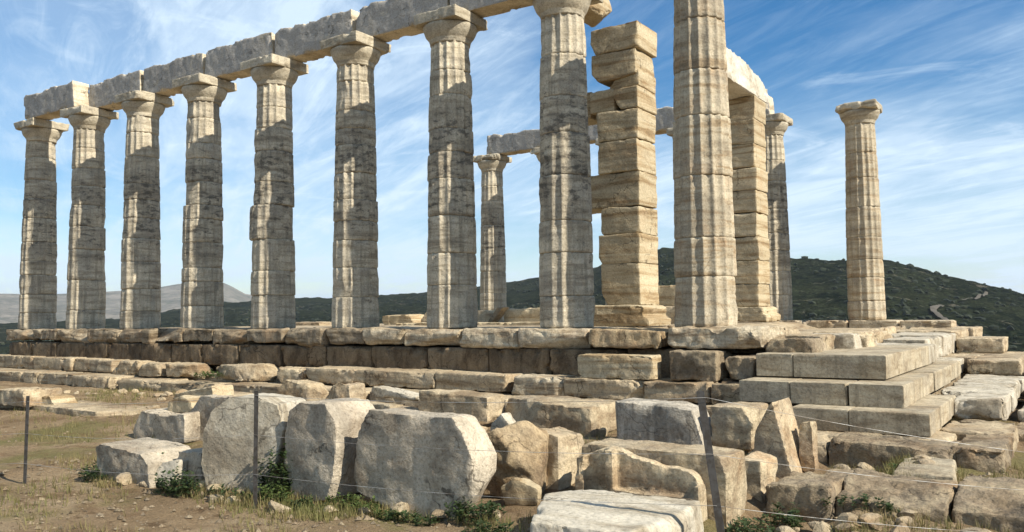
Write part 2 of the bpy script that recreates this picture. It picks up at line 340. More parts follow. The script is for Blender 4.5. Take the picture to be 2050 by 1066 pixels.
def ground_z(x, y):
    dx, dy = x - CAM.x, y - CAM.y
    r = np.hypot(dx, dy); az = np.degrees(np.arctan2(dy, dx)) % 360
    z = site_z(x, y)
    far = np.interp(az, ha, ht)
    D = np.interp(az, [80, 100, 112, 125, 145], [700, 780, 900, 1300, 1500])
    inview = np.interp(az, [40, 70, 175, 205], [0, 1, 1, 0])
    zr = CAM.z + far * D
    drop = -34 * sstep(r, 34, 210) - 22 * (1 - inview) * sstep(r, 150, 500)
    t = np.clip((r - 210) / (D - 210), 0, 1)
    hill = (zr + 34) * t ** 1.25 - np.clip(r - D, 0, None) * 0.10
    hill = np.maximum(hill, -30.0) * inview
    P = np.stack([x, y, 0 * x], -1)
    amp = sstep(r, 60, 400) * inview
    rough = (2.6 * fbm(P / 26.0, 21, 3) + 1.3 * fbm(P / 7.0, 22, 2)) * amp
    gully = -7.0 * np.abs(fbm(P / 160.0, 31, 3)) * amp * (1 - t ** 4)
    return z + drop + hill + rough + gully
def polar(name, r_in, r_out, nr, azs, zfun, mat, kind='structure'):
    rr = np.geomspace(r_in, r_out, nr); A = np.radians(azs)
    R, T = np.meshgrid(rr, A, indexing='ij'); X = CAM.x + R * np.cos(T); Y = CAM.y + R * np.sin(T); Z = zfun(X, Y)
    V = np.stack([X, Y, Z], -1).reshape(-1, 3); na = len(azs); i, j = np.meshgrid(np.arange(nr - 1), np.arange(na - 1), indexing='ij')
    q = np.stack([i * na + j, (i + 1) * na + j, (i + 1) * na + j + 1, i * na + j + 1], -1).reshape(-1, 4)
    o = mesh_obj(name, V, q, mat); return tag(o, kind=kind)
az_all = np.concatenate([np.arange(-140, 80, 2.0), np.arange(80, 172, 0.25), np.arange(172, 220.1, 2.0)])
polar('ground', 0.4, 60.0, 330, az_all, ground_z, M['dirt'])
tag(polar('hillside', 59.0, 1900.0, 260, np.concatenate([np.arange(-140, 80, 3.0), np.arange(80, 172, 0.16), np.arange(172, 221, 3.0)]), ground_z, M['scrub']), 'dark green scrub covered hills behind the temple')
def mtn_z(x, y):
    dx, dy = x - CAM.x, y - CAM.y; r = np.hypot(dx, dy); az = np.degrees(np.arctan2(dy, dx)) % 360
    D = 5200.0; zr = np.interp(az, ma, mt) * D; t = np.clip((r - 3000) / (D - 3000), 0, 1)
    P = np.stack([x, y, 0 * x], -1)
    z = -60 + (zr + 60) * t ** 1.1 - np.clip(r - D, 0, None) * 0.35
    return z + (40 * -np.abs(fbm(P / 600., 41, 4)) + 10 * fbm(P / 120., 42, 3)) * sstep(t, 0, .3) * (1 - t ** 6)
polar('mountain', 2950, 6200, 110, np.arange(118, 186, 0.2), mtn_z, M['mountain'])
th = np.linspace(0, 2 * np.pi, 65)[:-1]
o = mesh_obj('sea', [(0, 0, -62)] + [(12000 * math.cos(a), 12000 * math.sin(a), -62) for a in th], [(0, 1 + i, 1 + (i + 1) % 64) for i in range(64)], M['sea']); tag(o, kind='structure')

# a pale dirt track winding up the right hillside, laid on the terrain
def strip_on_terrain(name, pts, width, mat):
    pts = np.array(pts, float); n = 40; t = np.linspace(0, len(pts) - 1, n)
    X = np.interp(t, range(len(pts)), pts[:, 0]); Y = np.interp(t, range(len(pts)), pts[:, 1])
    for _ in range(3): X[1:-1] = (X[:-2] + 2 * X[1:-1] + X[2:]) / 4; Y[1:-1] = (Y[:-2] + 2 * Y[1:-1] + Y[2:]) / 4
    tx, ty = np.gradient(X), np.gradient(Y); L = np.hypot(tx, ty); nx, ny = -ty / L, tx / L
    V = []; Fc = []
    for i in range(n):
        for s in (-1, 0, 1):
            x, y = X[i] + nx[i] * width * s / 2, Y[i] + ny[i] * width * s / 2
            V.append((x, y, float(ground_z(np.array([x]), np.array([y]))[0]) + (1.6 if s else 1.9)))
    for i in range(n - 1):
        for s in (0, 1): a = i * 3 + s; Fc.append((a, a + 1, a + 4, a + 3))
    return tag(mesh_obj(name, V, Fc, mat), kind='structure')
def pol(az, r): return (CAM.x + r * math.cos(rad(az)), CAM.y + r * math.sin(rad(az)))
def on_slope(az, tan):                    # the spot where the slope rises to that angle
    r = np.arange(230.0, 760.0, 2.0); x = CAM.x + r * math.cos(rad(az)); y = CAM.y + r * math.sin(rad(az))
    k = int(np.argmax(ground_z(x, y) - CAM.z > tan * r)); return (x[k], y[k])
strip_on_terrain('dirt_track', [on_slope(*a) for a in ((96.0, -.0205), (96.21, -.0171), (96.78, -.0093), (97.25, -.0024), (97.35, .0019), (96.88, .0044))], 3.4, M['road'])
strip_on_terrain('dirt_track', [on_slope(*a) for a in ((95.81, .0098), (94.89, .0126), (94.49, .0176))], 2.2, M['road'])

# ------------------------------------------------------------------ stone builders
RNG = random.Random(11)
VOX = 0.68
PENDING = []     # stones waiting for their voxel skin
def bm_prism(outline, depth, jitter=0.0, taper=0.0, rng=RNG, top_tilt=0.0):
    """outline in local x,z; extruded along +y (away from the face)"""
    bm = bmesh.new(); cx = sum(p[0] for p in outline) / len(outline); cz = sum(p[1] for p in outline) / len(outline)
    A = [bm.verts.new((x, 0, z)) for x, z in outline]
    B = [bm.verts.new((cx + (x - cx) * (1 - taper) + rng.uniform(-jitter, jitter), depth + rng.uniform(-jitter, jitter), cz + (z - cz) * (1 - taper) + rng.uniform(-jitter, jitter) + top_tilt * (z > cz))) for x, z in outline]
    n = len(A); bm.faces.new(A); bm.faces.new(B[::-1])
    for i in range(n): bm.faces.new((A[i], B[i], B[(i + 1) % n], A[(i + 1) % n]))
    bmesh.ops.recalc_face_normals(bm, faces=bm.faces); return bm
def bm_box(x0, x1, y0, y1, z0, z1, jitter=0.0, rng=RNG):
    bm = bmesh.new(); V = [bm.verts.new((x + rng.uniform(-jitter, jitter), y + rng.uniform(-jitter, jitter), z + rng.uniform(-jitter, jitter))) for x in (x0, x1) for y in (y0, y1) for z in (z0, z1)]
    for f in ((0, 1, 3, 2), (4, 6, 7, 5), (0, 4, 5, 1), (2, 3, 7, 6), (0, 2, 6, 4), (1, 5, 7, 3)): bm.faces.new([V[i] for i in f])
    bmesh.ops.recalc_face_normals(bm, faces=bm.faces); return bm
def chip(bm, co, no):
    g = list(bm.verts) + list(bm.edges) + list(bm.faces)
    bmesh.ops.bisect_plane(bm, geom=g, plane_co=co, plane_no=no, clear_outer=True)
    bmesh.ops.holes_fill(bm, edges=[e for e in bm.edges if e.is_boundary])
def chip_corners(bm, n, size, rng):
    for _ in range(n):
        v = max(bm.verts, key=lambda w: rng.random()); c = sum((w.co for w in bm.verts), Vector()) / len(bm.verts)
        d = v.co - c; d = Vector((d.x / (abs(d.x) + .1) * rng.uniform(.3, 1), d.y / (abs(d.y) + .1) * rng.uniform(.3, 1), d.z / (abs(d.z) + .1) * rng.uniform(.3, 1)))
        if d.length < .05: continue
        d.normalize(); chip(bm, v.co - d * size * rng.uniform(.3, 1), d)
def merge_bm(a, b):
    me = bpy.data.meshes.new('tmp'); b.to_mesh(me); a.from_mesh(me); bpy.data.meshes.remove(me); b.free(); return a
def stone(name, bm, mat, loc=(0, 0, 0), rz=0, parent=None, voxel=0.04, smooth=2, amp=0.012, freq=6.0, seed=None, ledge=0.0, rx=0, ry=0, ck=9.0):
    bmesh.ops.triangulate(bm, faces=bm.faces)
    me = bpy.data.meshes.new(name); bm.to_mesh(me); bm.free(); me.materials.append(mat)
    o = bpy.data.objects.new(name, me); COL.objects.link(o); o.location = loc; o.rotation_euler = (rx, ry, rz)
    if parent: o.parent = parent
    md = o.modifiers.new('skin', 'REMESH'); md.mode = 'VOXEL'; md.voxel_size = max(0.017, voxel * VOX)
    PENDING.append((o, smooth, amp, freq, seed if seed is not None else len(PENDING) * 7 + 3, ledge, ck)); return o
def finish_stones():
    bpy.context.view_layer.update(); dg = bpy.context.evaluated_depsgraph_get()
    res = [bpy.data.meshes.new_from_object(p[0].evaluated_get(dg)) for p in PENDING]
    for (o, smooth, amp, freq, seed, ledge, ck), me in zip(PENDING, res):
        old = o.data; o.modifiers.clear(); me.name = old.name; o.data = me; bpy.data.meshes.remove(old)
        n = len(me.vertices)
        if n == 0: print('EMPTY', o.name); continue
        co = np.empty(n * 3); me.vertices.foreach_get('co', co); co = co.reshape(-1, 3)
        ed = np.empty(len(me.edges) * 2, dtype=np.int32); me.edges.foreach_get('vertices', ed); ed = ed.reshape(-1, 2)
        deg = np.bincount(ed.ravel(), minlength=n).astype(float)[:, None]
        def lap(c):
            s = np.zeros_like(c); np.add.at(s, ed[:, 0], c[ed[:, 1]]); np.add.at(s, ed[:, 1], c[ed[:, 0]]); return s / deg
        c1 = co
        for _ in range(1 if smooth <= 2 else smooth): c1 = 0.65 * c1 + 0.35 * lap(c1)
        c2 = c1
        for _ in range(10): c2 = lap(c2)
        edge = np.linalg.norm(c1 - c2, axis=1)                # large near worn arrises
        me.vertices.foreach_set('co', c1.ravel()); me.update()
        no = np.empty(n * 3); me.vertices.foreach_get('normal', no); no = no.reshape(-1, 3)
        P = c1 + np.array([seed * 1.37, seed * 0.71, seed * 0.43])
        d = amp * 1.1 * fbm(P * freq * 0.4, seed, 3) + amp * 0.5 * fbm(P * freq * 1.6, seed + 5, 3) - amp * 1.2 * (np.abs(fbm(P * freq * 0.55, seed + 7, 3)) - .2)
        chips = np.clip(fbm(P * freq * 0.9, seed + 9, 3) - 0.10, 0, None) * edge * ck
        d = d - np.minimum(chips, 0.06)
        if ledge:                                             # bedding planes standing in and out
            ph = P[:, 2] * 9 + P[:, 0] * .5 + 1.2 * fbm(P * 1.1, seed + 3, 2)
            d = d + ledge * vnoise(np.stack([ph, ph * 0 + seed, P[:, 0] * .6], -1), seed + 4) * (1 - no[:, 2] ** 2)
        c3 = c1 + no * d[:, None]
        me.vertices.foreach_set('co', c3.ravel()); me.polygons.foreach_set('use_smooth', [True] * len(me.polygons)); me.update(); me.set_sharp_from_angle(angle=rad(26))

# ------------------------------------------------------------------ stepped platform of the temple
plat = empty('temple_platform', (0, 0, 0), 'weathered stepped stone platform under the colonnade with its worn edge slabs', 'platform')
def pblock(name, x0, x1, y0, y1, z0, z1, mat, jit=0.015, chips=1, size=.10, voxel=.05, amp=.012, ledge=0.0, parent=plat, sm=2):
    rng = random.Random(int(abs(x0 * 131 + y0 * 17 + z1 * 7 + x1 * 3) * 100))
    bm = bm_box(x0, x1, y0, y1, z0, z1, jit, rng)
    if chips: chip_corners(bm, chips, size, rng)
    return stone(name, bm, M[mat], parent=parent, voxel=voxel, amp=amp, ledge=ledge, smooth=sm)
G = 0.012
xs = [-20.6, -19.2, -17.86, -16.4, -15.07, -13.7, -12.4, -11.35, -10.24, -9.05, -7.79, -6.7, -5.67, -4.38, -3.09, -1.78]
rs = random.Random(5)
for a, b in zip(xs[:-1], xs[1:]):        # stylobate edge slabs, broken and undercut
    bm = bm_box(a + .004, b - .004, -0.68 + rs.uniform(-.03, .03), 0.62, -0.33 + rs.uniform(-.05, .06), 0.0, 0.0)
    chip(bm, Vector(((a + b) / 2, -.68, -.33 + rs.uniform(.02, .10))), Vector((rs.uniform(-.2, .2), -1, -1.0)))
    if rs.random() < .35: chip(bm, Vector((a + G, -.68 + rs.uniform(.03, .10), -.10)), Vector((-1, -1, rs.uniform(-.6, .3))))
    if rs.random() < .35: chip(bm, Vector((b - G, -.68 + rs.uniform(.03, .10), -.10)), Vector((1, -1, rs.uniform(-.6, .3))))
    if rs.random() < .8: chip(bm, Vector((a + (b - a) * rs.random(), -.62, -.02)), Vector((rs.uniform(-.3, .3), -1, 1.0)))
    stone('stylobate_slab', bm, M['stylobate_dark' if b < -6.5 else 'stylobate'], parent=plat, voxel=.042, amp=.035, freq=4.0, smooth=2)
b1 = bm_box(-1.74, -0.47, -0.72, .6, -.30, -.035, .02); chip(b1, Vector((-1.7, -.7, -.08)), Vector((-1, -1, .8))); stone('stylobate_slab', b1, M['brown'], parent=plat, voxel=.04, amp=.03, smooth=2)
b1 = bm_box(-0.37, 1.05, -0.70, .66, -.31, 0.0, .0); chip(b1, Vector((1.0, -.62, -.05)), Vector((1, -.8, .3))); chip(b1, Vector((.6, -.7, -.26)), Vector((.3, -1, -1)))
tag(stone('stylobate_slab', b1, M['stylobate'], parent=plat, voxel=.035, amp=.04, smooth=3), 'worn slab with an orange broken end under the corner column')
x = -20.5
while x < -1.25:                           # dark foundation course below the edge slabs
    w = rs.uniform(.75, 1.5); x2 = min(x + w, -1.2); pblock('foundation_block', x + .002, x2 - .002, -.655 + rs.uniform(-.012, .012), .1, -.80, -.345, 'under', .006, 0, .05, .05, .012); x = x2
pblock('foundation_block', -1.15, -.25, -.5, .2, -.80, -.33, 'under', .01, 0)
# interior fill and floor
fl = bm_box(-20.3, -.9, -.3, 12.8, -1.45, -.42); me = bpy.data.meshes.new('platform_core'); fl.to_mesh(me); fl.free(); me.materials.append(M['under'])
o = bpy.data.objects.new('platform_core', me); COL.objects.link(o); o.parent = plat
nx, ny = 70, 50; gx = np.append(np.linspace(-20.3, 1.05, nx - 1), 1.052); gy = np.linspace(.63, 11.55, ny); GX, GY = np.meshgrid(gx, gy, indexing='ij')
GZ = -.035 + .03 * fbm(np.stack([GX, GY, 0 * GX], -1) * .8, 77, 3) - .17 * sstep(GX, -1.7, -1.2) * sstep(GY, 1.3, 1.7); GZ[-1, :] = -.6; i, j = np.meshgrid(np.arange(nx - 1), np.arange(ny - 1), indexing='ij')
q = np.stack([i * ny + j, (i + 1) * ny + j, (i + 1) * ny + j + 1, i * ny + j + 1], -1).reshape(-1, 4)
mesh_obj('earth_floor', np.stack([GX, GY, GZ], -1).reshape(-1, 3), q, M['step'], plat)
x = -20.6
while x < 1.1:                            # north edge slabs
    pblock('stylobate_slab', x + G, x + 1.26 - G, 11.56, 12.85, -.35, 0.0 + rs.uniform(-.02, .01), 'stylobate', .01, 1, .08, .07); x += 1.265
# second and third steps on the left and in the middle: laid blocks with gaps and broken ends
def row(spec, name, mat, **kw):
    for a in spec: pblock(name, *a, mat, **kw)
row([(-22.3, -20.3, -1.07, -.5, -1.05, -.71), (-20.28, -18.3, -1.05, -.5, -1.05, -.71), (-18.28, -16.4, -1.08, -.5, -1.05, -.72), (-16.38, -15.2, -1.03, -.5, -1.05, -.73), (-15.18, -14.5, -1.15, -.5, -1.05, -.74)], 'step_block', 'step', ledge=.004, amp=.010)
row([(-14.35, -13.3, -1.2, -.6, -1.06, -.74), (-13.2, -12.4, -1.28, -.6, -1.06, -.76), (-12.3, -11.4, -1.22, -.6, -1.06, -.75)], 'step_block', 'step', chips=3, size=.22, amp=.03)
row([(-10.3, -8.8, -1.36, -.6, -1.05, -.74), (-8.8, -7.7, -1.25, -.6, -1.05, -.77)], 'step_block', 'block', chips=4, size=.3, amp=.035, voxel=.05)
row([(-7.68, -6.13, -1.26, -.6, -1.05, -.745), (-6.12, -4.48, -1.25, -.6, -1.05, -.75), (-4.47, -3.0, -1.24, -.6, -1.05, -.755)], 'step_block', 'step', chips=0, ledge=.015, voxel=.04)
row([(-2.88, -1.88, -1.28, -.6, -1.07, -.765)], 'step_block', 'stylobate', chips=2, size=.15, voxel=.04, amp=.03)
row([(-1.87, -.55, -1.27, -.6, -1.07, -.775), (-.54, .49, -1.27, -.6, -1.07, -.78)], 'step_block', 'step', chips=2, size=.10, voxel=.035, ledge=.02, amp=.018)
row([(-22.5, -20.4, -1.82, -1.0, -1.6, -1.04), (-20.38, -18.5, -1.80, -1.0, -1.35, -1.05), (-18.48, -16.6, -1.84, -1.0, -1.35, -1.045), (-16.58, -15.0, -1.8, -1.0, -1.35, -1.05), (-14.98, -13.4, -1.86, -1.0, -1.35, -1.06)], 'step_block', 'step', ledge=.004, chips=1, amp=.010)
row([(-13.2, -11.5, -1.82, -1.1, -1.4, -1.09), (-11.48, -9.7, -1.85, -1.1, -1.4, -1.10), (-9.6, -7.6, -1.8, -1.1, -1.4, -1.08), (-7.5, -5.6, -1.78, -1.1, -1.4, -1.08), (-5.55, -3.6, -1.75, -1.1, -1.4, -1.07), (-3.55, -1.6, -1.72, -1.1, -1.4, -1.08), (-1.56, .4, -1.72, -1.1, -1.4, -1.08), (.44, 1.86, -1.75, -1.1, -1.4, -1.07)], 'step_block', 'step', ledge=.02, chips=2)
l1 = pblock('marble_block', -1.66, -.39, -1.20, -.84, -.765, -.40, 'anta', .012, 2, .06, .03, .010, .012, None); tag(l1, 'squared tan block lying on the step beneath the second column from the right', 'stone block', 'loose stones on and before the steps')
pblock('step_block', -.20, .53, -1.02, -.3, -.76, -.345, 'rough', .02, 2, .10, .03, .03)
pblock('step_block', .60, 1.0, -.86, -.3, -.76, -.40, 'rough', .03, 3, .12, .03, .04)
pblock('step_block', .52, 1.05, -1.30, -.6, -1.07, -.76, 'rough', .02, 2, .08, .035, .03)
# restored corner: clean cut marble steps
cor = empty('marble_steps', (2.8, -1.6, -.9), 'restored corner flight of clean squared pale marble steps', 'steps')
cor_off = Vector((-2.8, 1.6, .9))
def cblock(x0, x1, y0, y1, z0, z1, chips=0, mat='newstep', amp=.004, jit=.003):
    rng = random.Random(int(abs(x0 * 91 + y0 * 37 + z1 * 11) * 100))
    if chips:
        o = pblock('step_block', x0, x1, y0, y1, z0, z1, mat, jit, chips, .06, .03, amp, 0, cor, 1); o.location = cor_off; return o
    bm = bm_box(x0, x1, y0, y1, z0, z1, .003, rng)
    for _ in range(3):                    # small knocks on the arrises
        t = rng.random(); e = rng.choice(('top', 'corner', 'side'))
        if e == 'corner': chip(bm, Vector((x1 - rng.uniform(.008, .025), y0, rng.choice((z0, z1)))), Vector((1, -.8, rng.uniform(-.8, .8))))
        elif e == 'top': chip(bm, Vector((x0 + (x1 - x0) * t, y0 + .006, z1)), Vector((rng.uniform(-.02, .02), -1, 1)))
        else: chip(bm, Vector((x1, y0 + (y1 - y0) * t, z1 - .006)), Vector((1, rng.uniform(-.02, .02), 1)))
    bmesh.ops.bevel(bm, geom=list(bm.edges), offset=.006, segments=2, affect='EDGES')
    me = bpy.data.meshes.new('step_block'); bm.to_mesh(me); bm.free(); me.materials.append(M[mat])
    o = bpy.data.objects.new('step_block', me); COL.objects.link(o); o.parent = cor; o.location = cor_off; return o
cblock(1.12, 1.62, -1.08, -.2, -.66, -.355); cblock(1.63, 2.80, -1.08, -.2, -.66, -.355)
cblock(1.72, 2.80, -.18, 1.2, -.66, -.357); cblock(1.74, 2.81, 1.22, 2.6, -.66, -.354); cblock(1.78, 2.80, 2.62, 3.75, -.66, -.36, 3, 'white', .02)
cblock(1.09, 1.75, -1.72, -.9, -.955, -.68); cblock(1.76, 2.45, -1.72, -.9, -.955, -.682); cblock(2.475, 3.10, -1.72, -.9, -.955, -.68)
cblock(2.2, 3.09, -.88, .9, -.955, -.683); cblock(2.2, 3.10, .92, 2.7, -.955, -.68); cblock(2.2, 3.08, 2.72, 4.4, -.955, -.685, 2); cblock(2.2, 3.02, 4.42, 5.6, -.955, -.69, 3, 'white', .02)
cblock(1.88, 2.55, -2.15, -1.3, -1.215, -.955); cblock(2.56, 3.43, -2.15, -1.3, -1.215, -.955)
cblock(2.6, 3.43, -1.28, -.2, -1.215, -.957); cblock(2.6, 3.42, -.18, .5, -1.215, -.957, 1)
# foundations on the east side: pale slabs, rough blocks
east = empty('foundation', (3.4, -2.5, -1.4), 'rough uneven foundation stones around the foot of the restored steps', 'foundation')
eo = Vector((-3.4, 2.5, 1.4))
def eblock(x0, x1, y0, y1, z0, z1, mat='rough', chips=2, size=.12, amp=.025, name='foundation_block', voxel=.04):
    o = pblock(name, x0, x1, y0, y1, z0, z1, mat, .02, chips, size, voxel, amp, .01, east); o.location = eo; return o
eblock(1.5, 3.62, -2.52, -1.2, -1.5, -1.222, 'step', 1, .06, .01)
eblock(1.75, 2.48, -2.95, -2.0, -1.55, -1.25, 'step', 2); eblock(2.5, 3.75, -2.98, -2.2, -1.6, -1.215, 'rough', 1, .08, .03); eblock(3.72, 4.2, -2.92, -1.6, -1.75, -1.205, 'rough', 1, .08, .03)
eblock(3.45, 4.2, -1.58, -.4, -1.7, -1.21, 'step', 1, .08, .02); eblock(3.45, 4.15, -.38, .1, -1.7, -1.23, 'rough', 2)
eblock(3.40, 4.02, .14, 1.3, -1.25, -.97, 'white', 2, .1, .02); eblock(3.12, 4.05, 1.32, 2.6, -1.25, -.98, 'white', 2, .1, .02); eblock(3.12, 4.0, 2.62, 3.9, -1.25, -.965, 'white', 1); eblock(3.1, 4.05, 3.92, 5.0, -1.25, -.97, 'white', 2)
eblock(4.1, 4.75, -.3, 1.4, -1.75, -1.35, 'rough', 3, .2); eblock(4.12, 4.8, 1.5, 3.4, -1.75, -1.22, 'white', 2); eblock(4.1, 4.7, 3.5, 5.4, -1.7, -1.1, 'step', 2)
eblock(3.1, 3.98, 5.06, 6.6, -.97, -.69, 'step', 1, .06, .012); eblock(2.9, 4.6, 6.62, 9.0, -1.2, -.70, 'step', 1); eblock(4.0, 4.9, 5.5, 7.0, -1.3, -.95, 'white', 1)
eblock(2.62, 3.52, 8.1, 9.4, -.70, -.37, 'block', 0, .05, .01); eblock(2.45, 3.2, 5.62, 7.9, -.97, -.68, 'step', 1)
eblock(1.9, 2.62, 3.8, 6.0, -.70, -.30, 'white', 1, .08, .015); eblock(1.5, 2.6, 6.02, 8.4, -.70, -.26, 'white', 1, .08, .015); eblock(1.2, 2.6, 8.42, 11.0, -.70, -.22, 'step', 1); eblock(1.2, 2.7, 11.02, 13.2, -.70, -.2, 'step', 1)
rr_ = random.Random(21)
for (x0, x1, y0, y1, zt) in [(1.1, 1.75, -.55, .1, -.16), (1.15, 1.7, .15, 1.0, -.13), (1.3, 2.0, 1.05, 1.7, -.14), (1.2, 2.05, 1.75, 2.5, -.13), (1.1, 1.9, 2.55, 3.6, -.15), (1.1, 1.85, 3.65, 5.2, -.16), (1.1, 1.45, 5.25, 8.0, -.14), (1.08, 1.18, 8.1, 11, -.16)]:
    eblock(x0, x1, y0, y1, -.66, zt, rr_.choice(['rough', 'block', 'white']), 3, .16, .03)
fillb = bm_box(-.85, 2.3, -.25, 11.5, -1.2, -.42); o = None
me = bpy.data.meshes.new('rubble_core'); fillb.to_mesh(me); fillb.free(); me.materials.append(M['rough']); o = bpy.data.objects.new('rubble_core', me); COL.objects.link(o); o.parent = east; o.location = eo
fillb = bm_box(-21, 3.0, -.9, 12.5, -1.6, -.98); me = bpy.data.meshes.new('rubble_core'); fillb.to_mesh(me); fillb.free(); me.materials.append(M['rough']); o = bpy.data.objects.new('rubble_core', me); COL.objects.link(o); o.parent = plat
fillb = bm_box(-20.2, -1.8, .5, 11.6, -.6, -.07); merge_bm(fillb, bm_box(-1.801, 1.045, .5, 1.3, -.6, -.072)); merge_bm(fillb, bm_box(-1.802, 1.048, 1.301, 11.6, -.6, -.245)); me = bpy.data.meshes.new('floor_bed'); fillb.to_mesh(me); fillb.free(); me.materials.append(M['step']); o = bpy.data.objects.new('floor_bed', me); COL.objects.link(o); o.parent = plat
# rough low wall at the right front
fw = empty('low_wall', (3.6, -4.7, -1.6), 'low pitted stone footing wall running to the right edge', 'wall'); fo = Vector((-3.6, 4.7, 1.6))
for a in [(2.56, 3.08, -5.30, -4.5, -2.0, -1.30), (3.08, 3.95, -5.22, -4.3, -2.0, -1.275), (3.95, 4.75, -5.10, -4.15, -2.1, -1.28), (4.74, 5.6, -5.0, -4.0, -2.3, -1.36), (5.6, 6.5, -4.9, -3.9, -2.5, -1.5), (2.75, 3.5, -4.5, -4.0, -1.75, -1.35)]:
    rng = random.Random(int(a[0] * 100)); bm = bm_box(*a, .03, rng)
    if a[0] > 3.0: chip(bm, Vector((a[0], a[2], a[5] - .12)), Vector((rng.uniform(-.1, .1), -.26, 1)))      # worn down towards the front
    o = stone('footing_stone', bm, M['rough'], parent=fw, voxel=.03, amp=.04, freq=6, ck=5.0); o.location = fo
finish_now = []

# ------------------------------------------------------------------ columns
H_COL, R_BASE, R_TOP, H_SHAFT, SP = 6.02, 0.50, 0.395, 5.47, 2.522
def shaft_r(z): t = z / H_SHAFT; return R_BASE + (R_TOP - R_BASE) * t + 0.012 * math.sin(math.pi * t)
def make_drum(z0, z1, seed, nseg, off, worn, rot, scale):
    h = z1 - z0; nr = max(7, int(h / 0.055))
    zz = np.concatenate([[0.0, 0.010, 0.030], np.linspace(0.06, h - 0.06, nr), [h - 0.030, h - 0.010, h]])
    th = np.linspace(0, 2 * np.pi, nseg, endpoint=False)
    Z, T = np.meshgrid(zz, th, indexing='ij')
    tt = (z0 + Z) / H_SHAFT; R = (R_BASE + (R_TOP - R_BASE) * tt + 0.012 * np.sin(np.pi * tt)) * scale
    P = np.stack([np.cos(T) * .5 + seed * 3.1, np.sin(T) * .5 + seed * 1.7, Z + z0], -1)
    fl = np.abs(np.sin(8 * (T + rot)))
    deep = 0.040 * np.clip(1.0 + 0.6 * fbm(P * 2.2, seed + 1, 2), .4, 1.4)
    rf = -deep * fl ** 0.8
    er = np.clip(fbm(P * np.array([2.2, 2.2, 1.5]), seed + 2, 3) * 2.0 + worn - .22, 0, 1) * 0.046
    rr = np.minimum(rf, -er)
    rr = rr - 0.008 * np.clip(fbm(P * np.array([1.2, 1.2, 13.0]), seed + 3, 3), 0, None) * 2.0
    rr = rr + 0.005 * fbm(P * 9.0, seed + 4, 3) + 0.006 * fbm(P * 2.5, seed + 6, 2)
    e = np.minimum(Z, h - Z); ch = np.clip(fbm(P * np.array([5., 5., 2.]), seed + 5, 3) * 1.5 + .15, 0, 1)
    rr = rr - (0.016 * np.exp(-e / 0.008) + 0.050 * np.clip(ch - .25, 0, 1) * np.exp(-e / 0.04))
    R = R + rr
    V = np.stack([R * np.cos(T) + off[0], R * np.sin(T) + off[1], Z + z0], -1).reshape(-1, 3)
    n = len(zz); i, j = np.meshgrid(np.arange(n - 1), np.arange(nseg), indexing='ij'); j2 = (j + 1) % nseg
    q = np.stack([i * nseg + j, i * nseg + j2, (i + 1) * nseg + j2, (i + 1) * nseg + j], -1).reshape(-1, 4).tolist()
    q.append(list(range(nseg))[::-1]); q.append([(n - 1) * nseg + k for k in range(nseg)])
    return V, q
def make_echinus(seed, nseg):
    prof = [(5.44, .385), (5.47, .392), (5.50, .395), (5.515, .405), (5.53, .402), (5.545, .415), (5.56, .425), (5.62, .475), (5.68, .50), (5.74, .523), (5.775, .530), (5.80, .522), (5.81, .49)]
    th = np.linspace(0, 2 * np.pi, nseg, endpoint=False); zz = np.array([p[0] for p in prof]); rr = np.array([p[1] for p in prof])
    Z, T = np.meshgrid(zz, th, indexing='ij'); R = np.repeat(rr[:, None], nseg, 1)
    P = np.stack([np.cos(T) * R + seed, np.sin(T) * R + seed * 2, Z], -1)
    R = R - 0.07 * np.clip(fbm(P * 3.0, seed, 3) - .12, 0, None) + .008 * fbm(P * 12, seed + 2, 2)
    V = np.stack([R * np.cos(T), R * np.sin(T), Z], -1).reshape(-1, 3); n = len(zz)
    i, j = np.meshgrid(np.arange(n - 1), np.arange(nseg), indexing='ij'); j2 = (j + 1) % nseg
    q = np.stack([i * nseg + j, i * nseg + j2, (i + 1) * nseg + j2, (i + 1) * nseg + j], -1).reshape(-1, 4).tolist()
    q.append([(n - 1) * nseg + k for k in range(nseg)]); q.append(list(range(nseg))[::-1]); return V, q
def make_column(x, y, seed, label, group, ndrum, nseg=128, mat='column', rough=1.0, wornb=0.0, bulge=None):
    rng = random.Random(seed); c = empty('column', (x, y, 0), label, 'column', group)
    hs = [rng.uniform(.7, 1.35) for _ in range(ndrum)]; s = sum(hs); z = 0; rot = rng.uniform(0, .3)
    for k, h in enumerate(hs):
        z1 = z + h * H_SHAFT / s; off = (rng.gauss(0, .005) * rough, rng.gauss(0, .005) * rough)
        if k == 0: off = (0, 0)
        sc = 1 + rng.uniform(-.008, .006) * rough
        if bulge and k == bulge: off = (-.045, -.03); sc = 1.03
        V, q = make_drum(z, z1, seed * 13 + k, nseg, off, wornb + rng.uniform(-.35, .5) * rough, rot + rng.gauss(0, .01), sc)
        mesh_obj('drum', V, q, M[mat], c); z = z1
    V, q = make_echinus(seed, nseg // 2)
    cap = mesh_obj('capital', V, q, M['capital'], c)
    a = .54; bm = bm_box(-a, a, -a, a, 5.805, H_COL, .008, rng)
    for _ in range(rng.randint(0, 2)):
        sx, sy = rng.choice((-1, 1)), rng.choice((-1, 1)); chip(bm, Vector((sx * a, sy * a, 5.9)) - Vector((sx, sy, 0)) * rng.uniform(.02, .07), Vector((sx, sy, rng.uniform(-.8, .8))))
    stone('abacus', bm, M['capital'], parent=cap, voxel=.03 if nseg > 100 else .045, amp=.010, smooth=1, seed=seed)
    return c
SG, NG = 'columns of the long near colonnade', 'columns of the far colonnade'
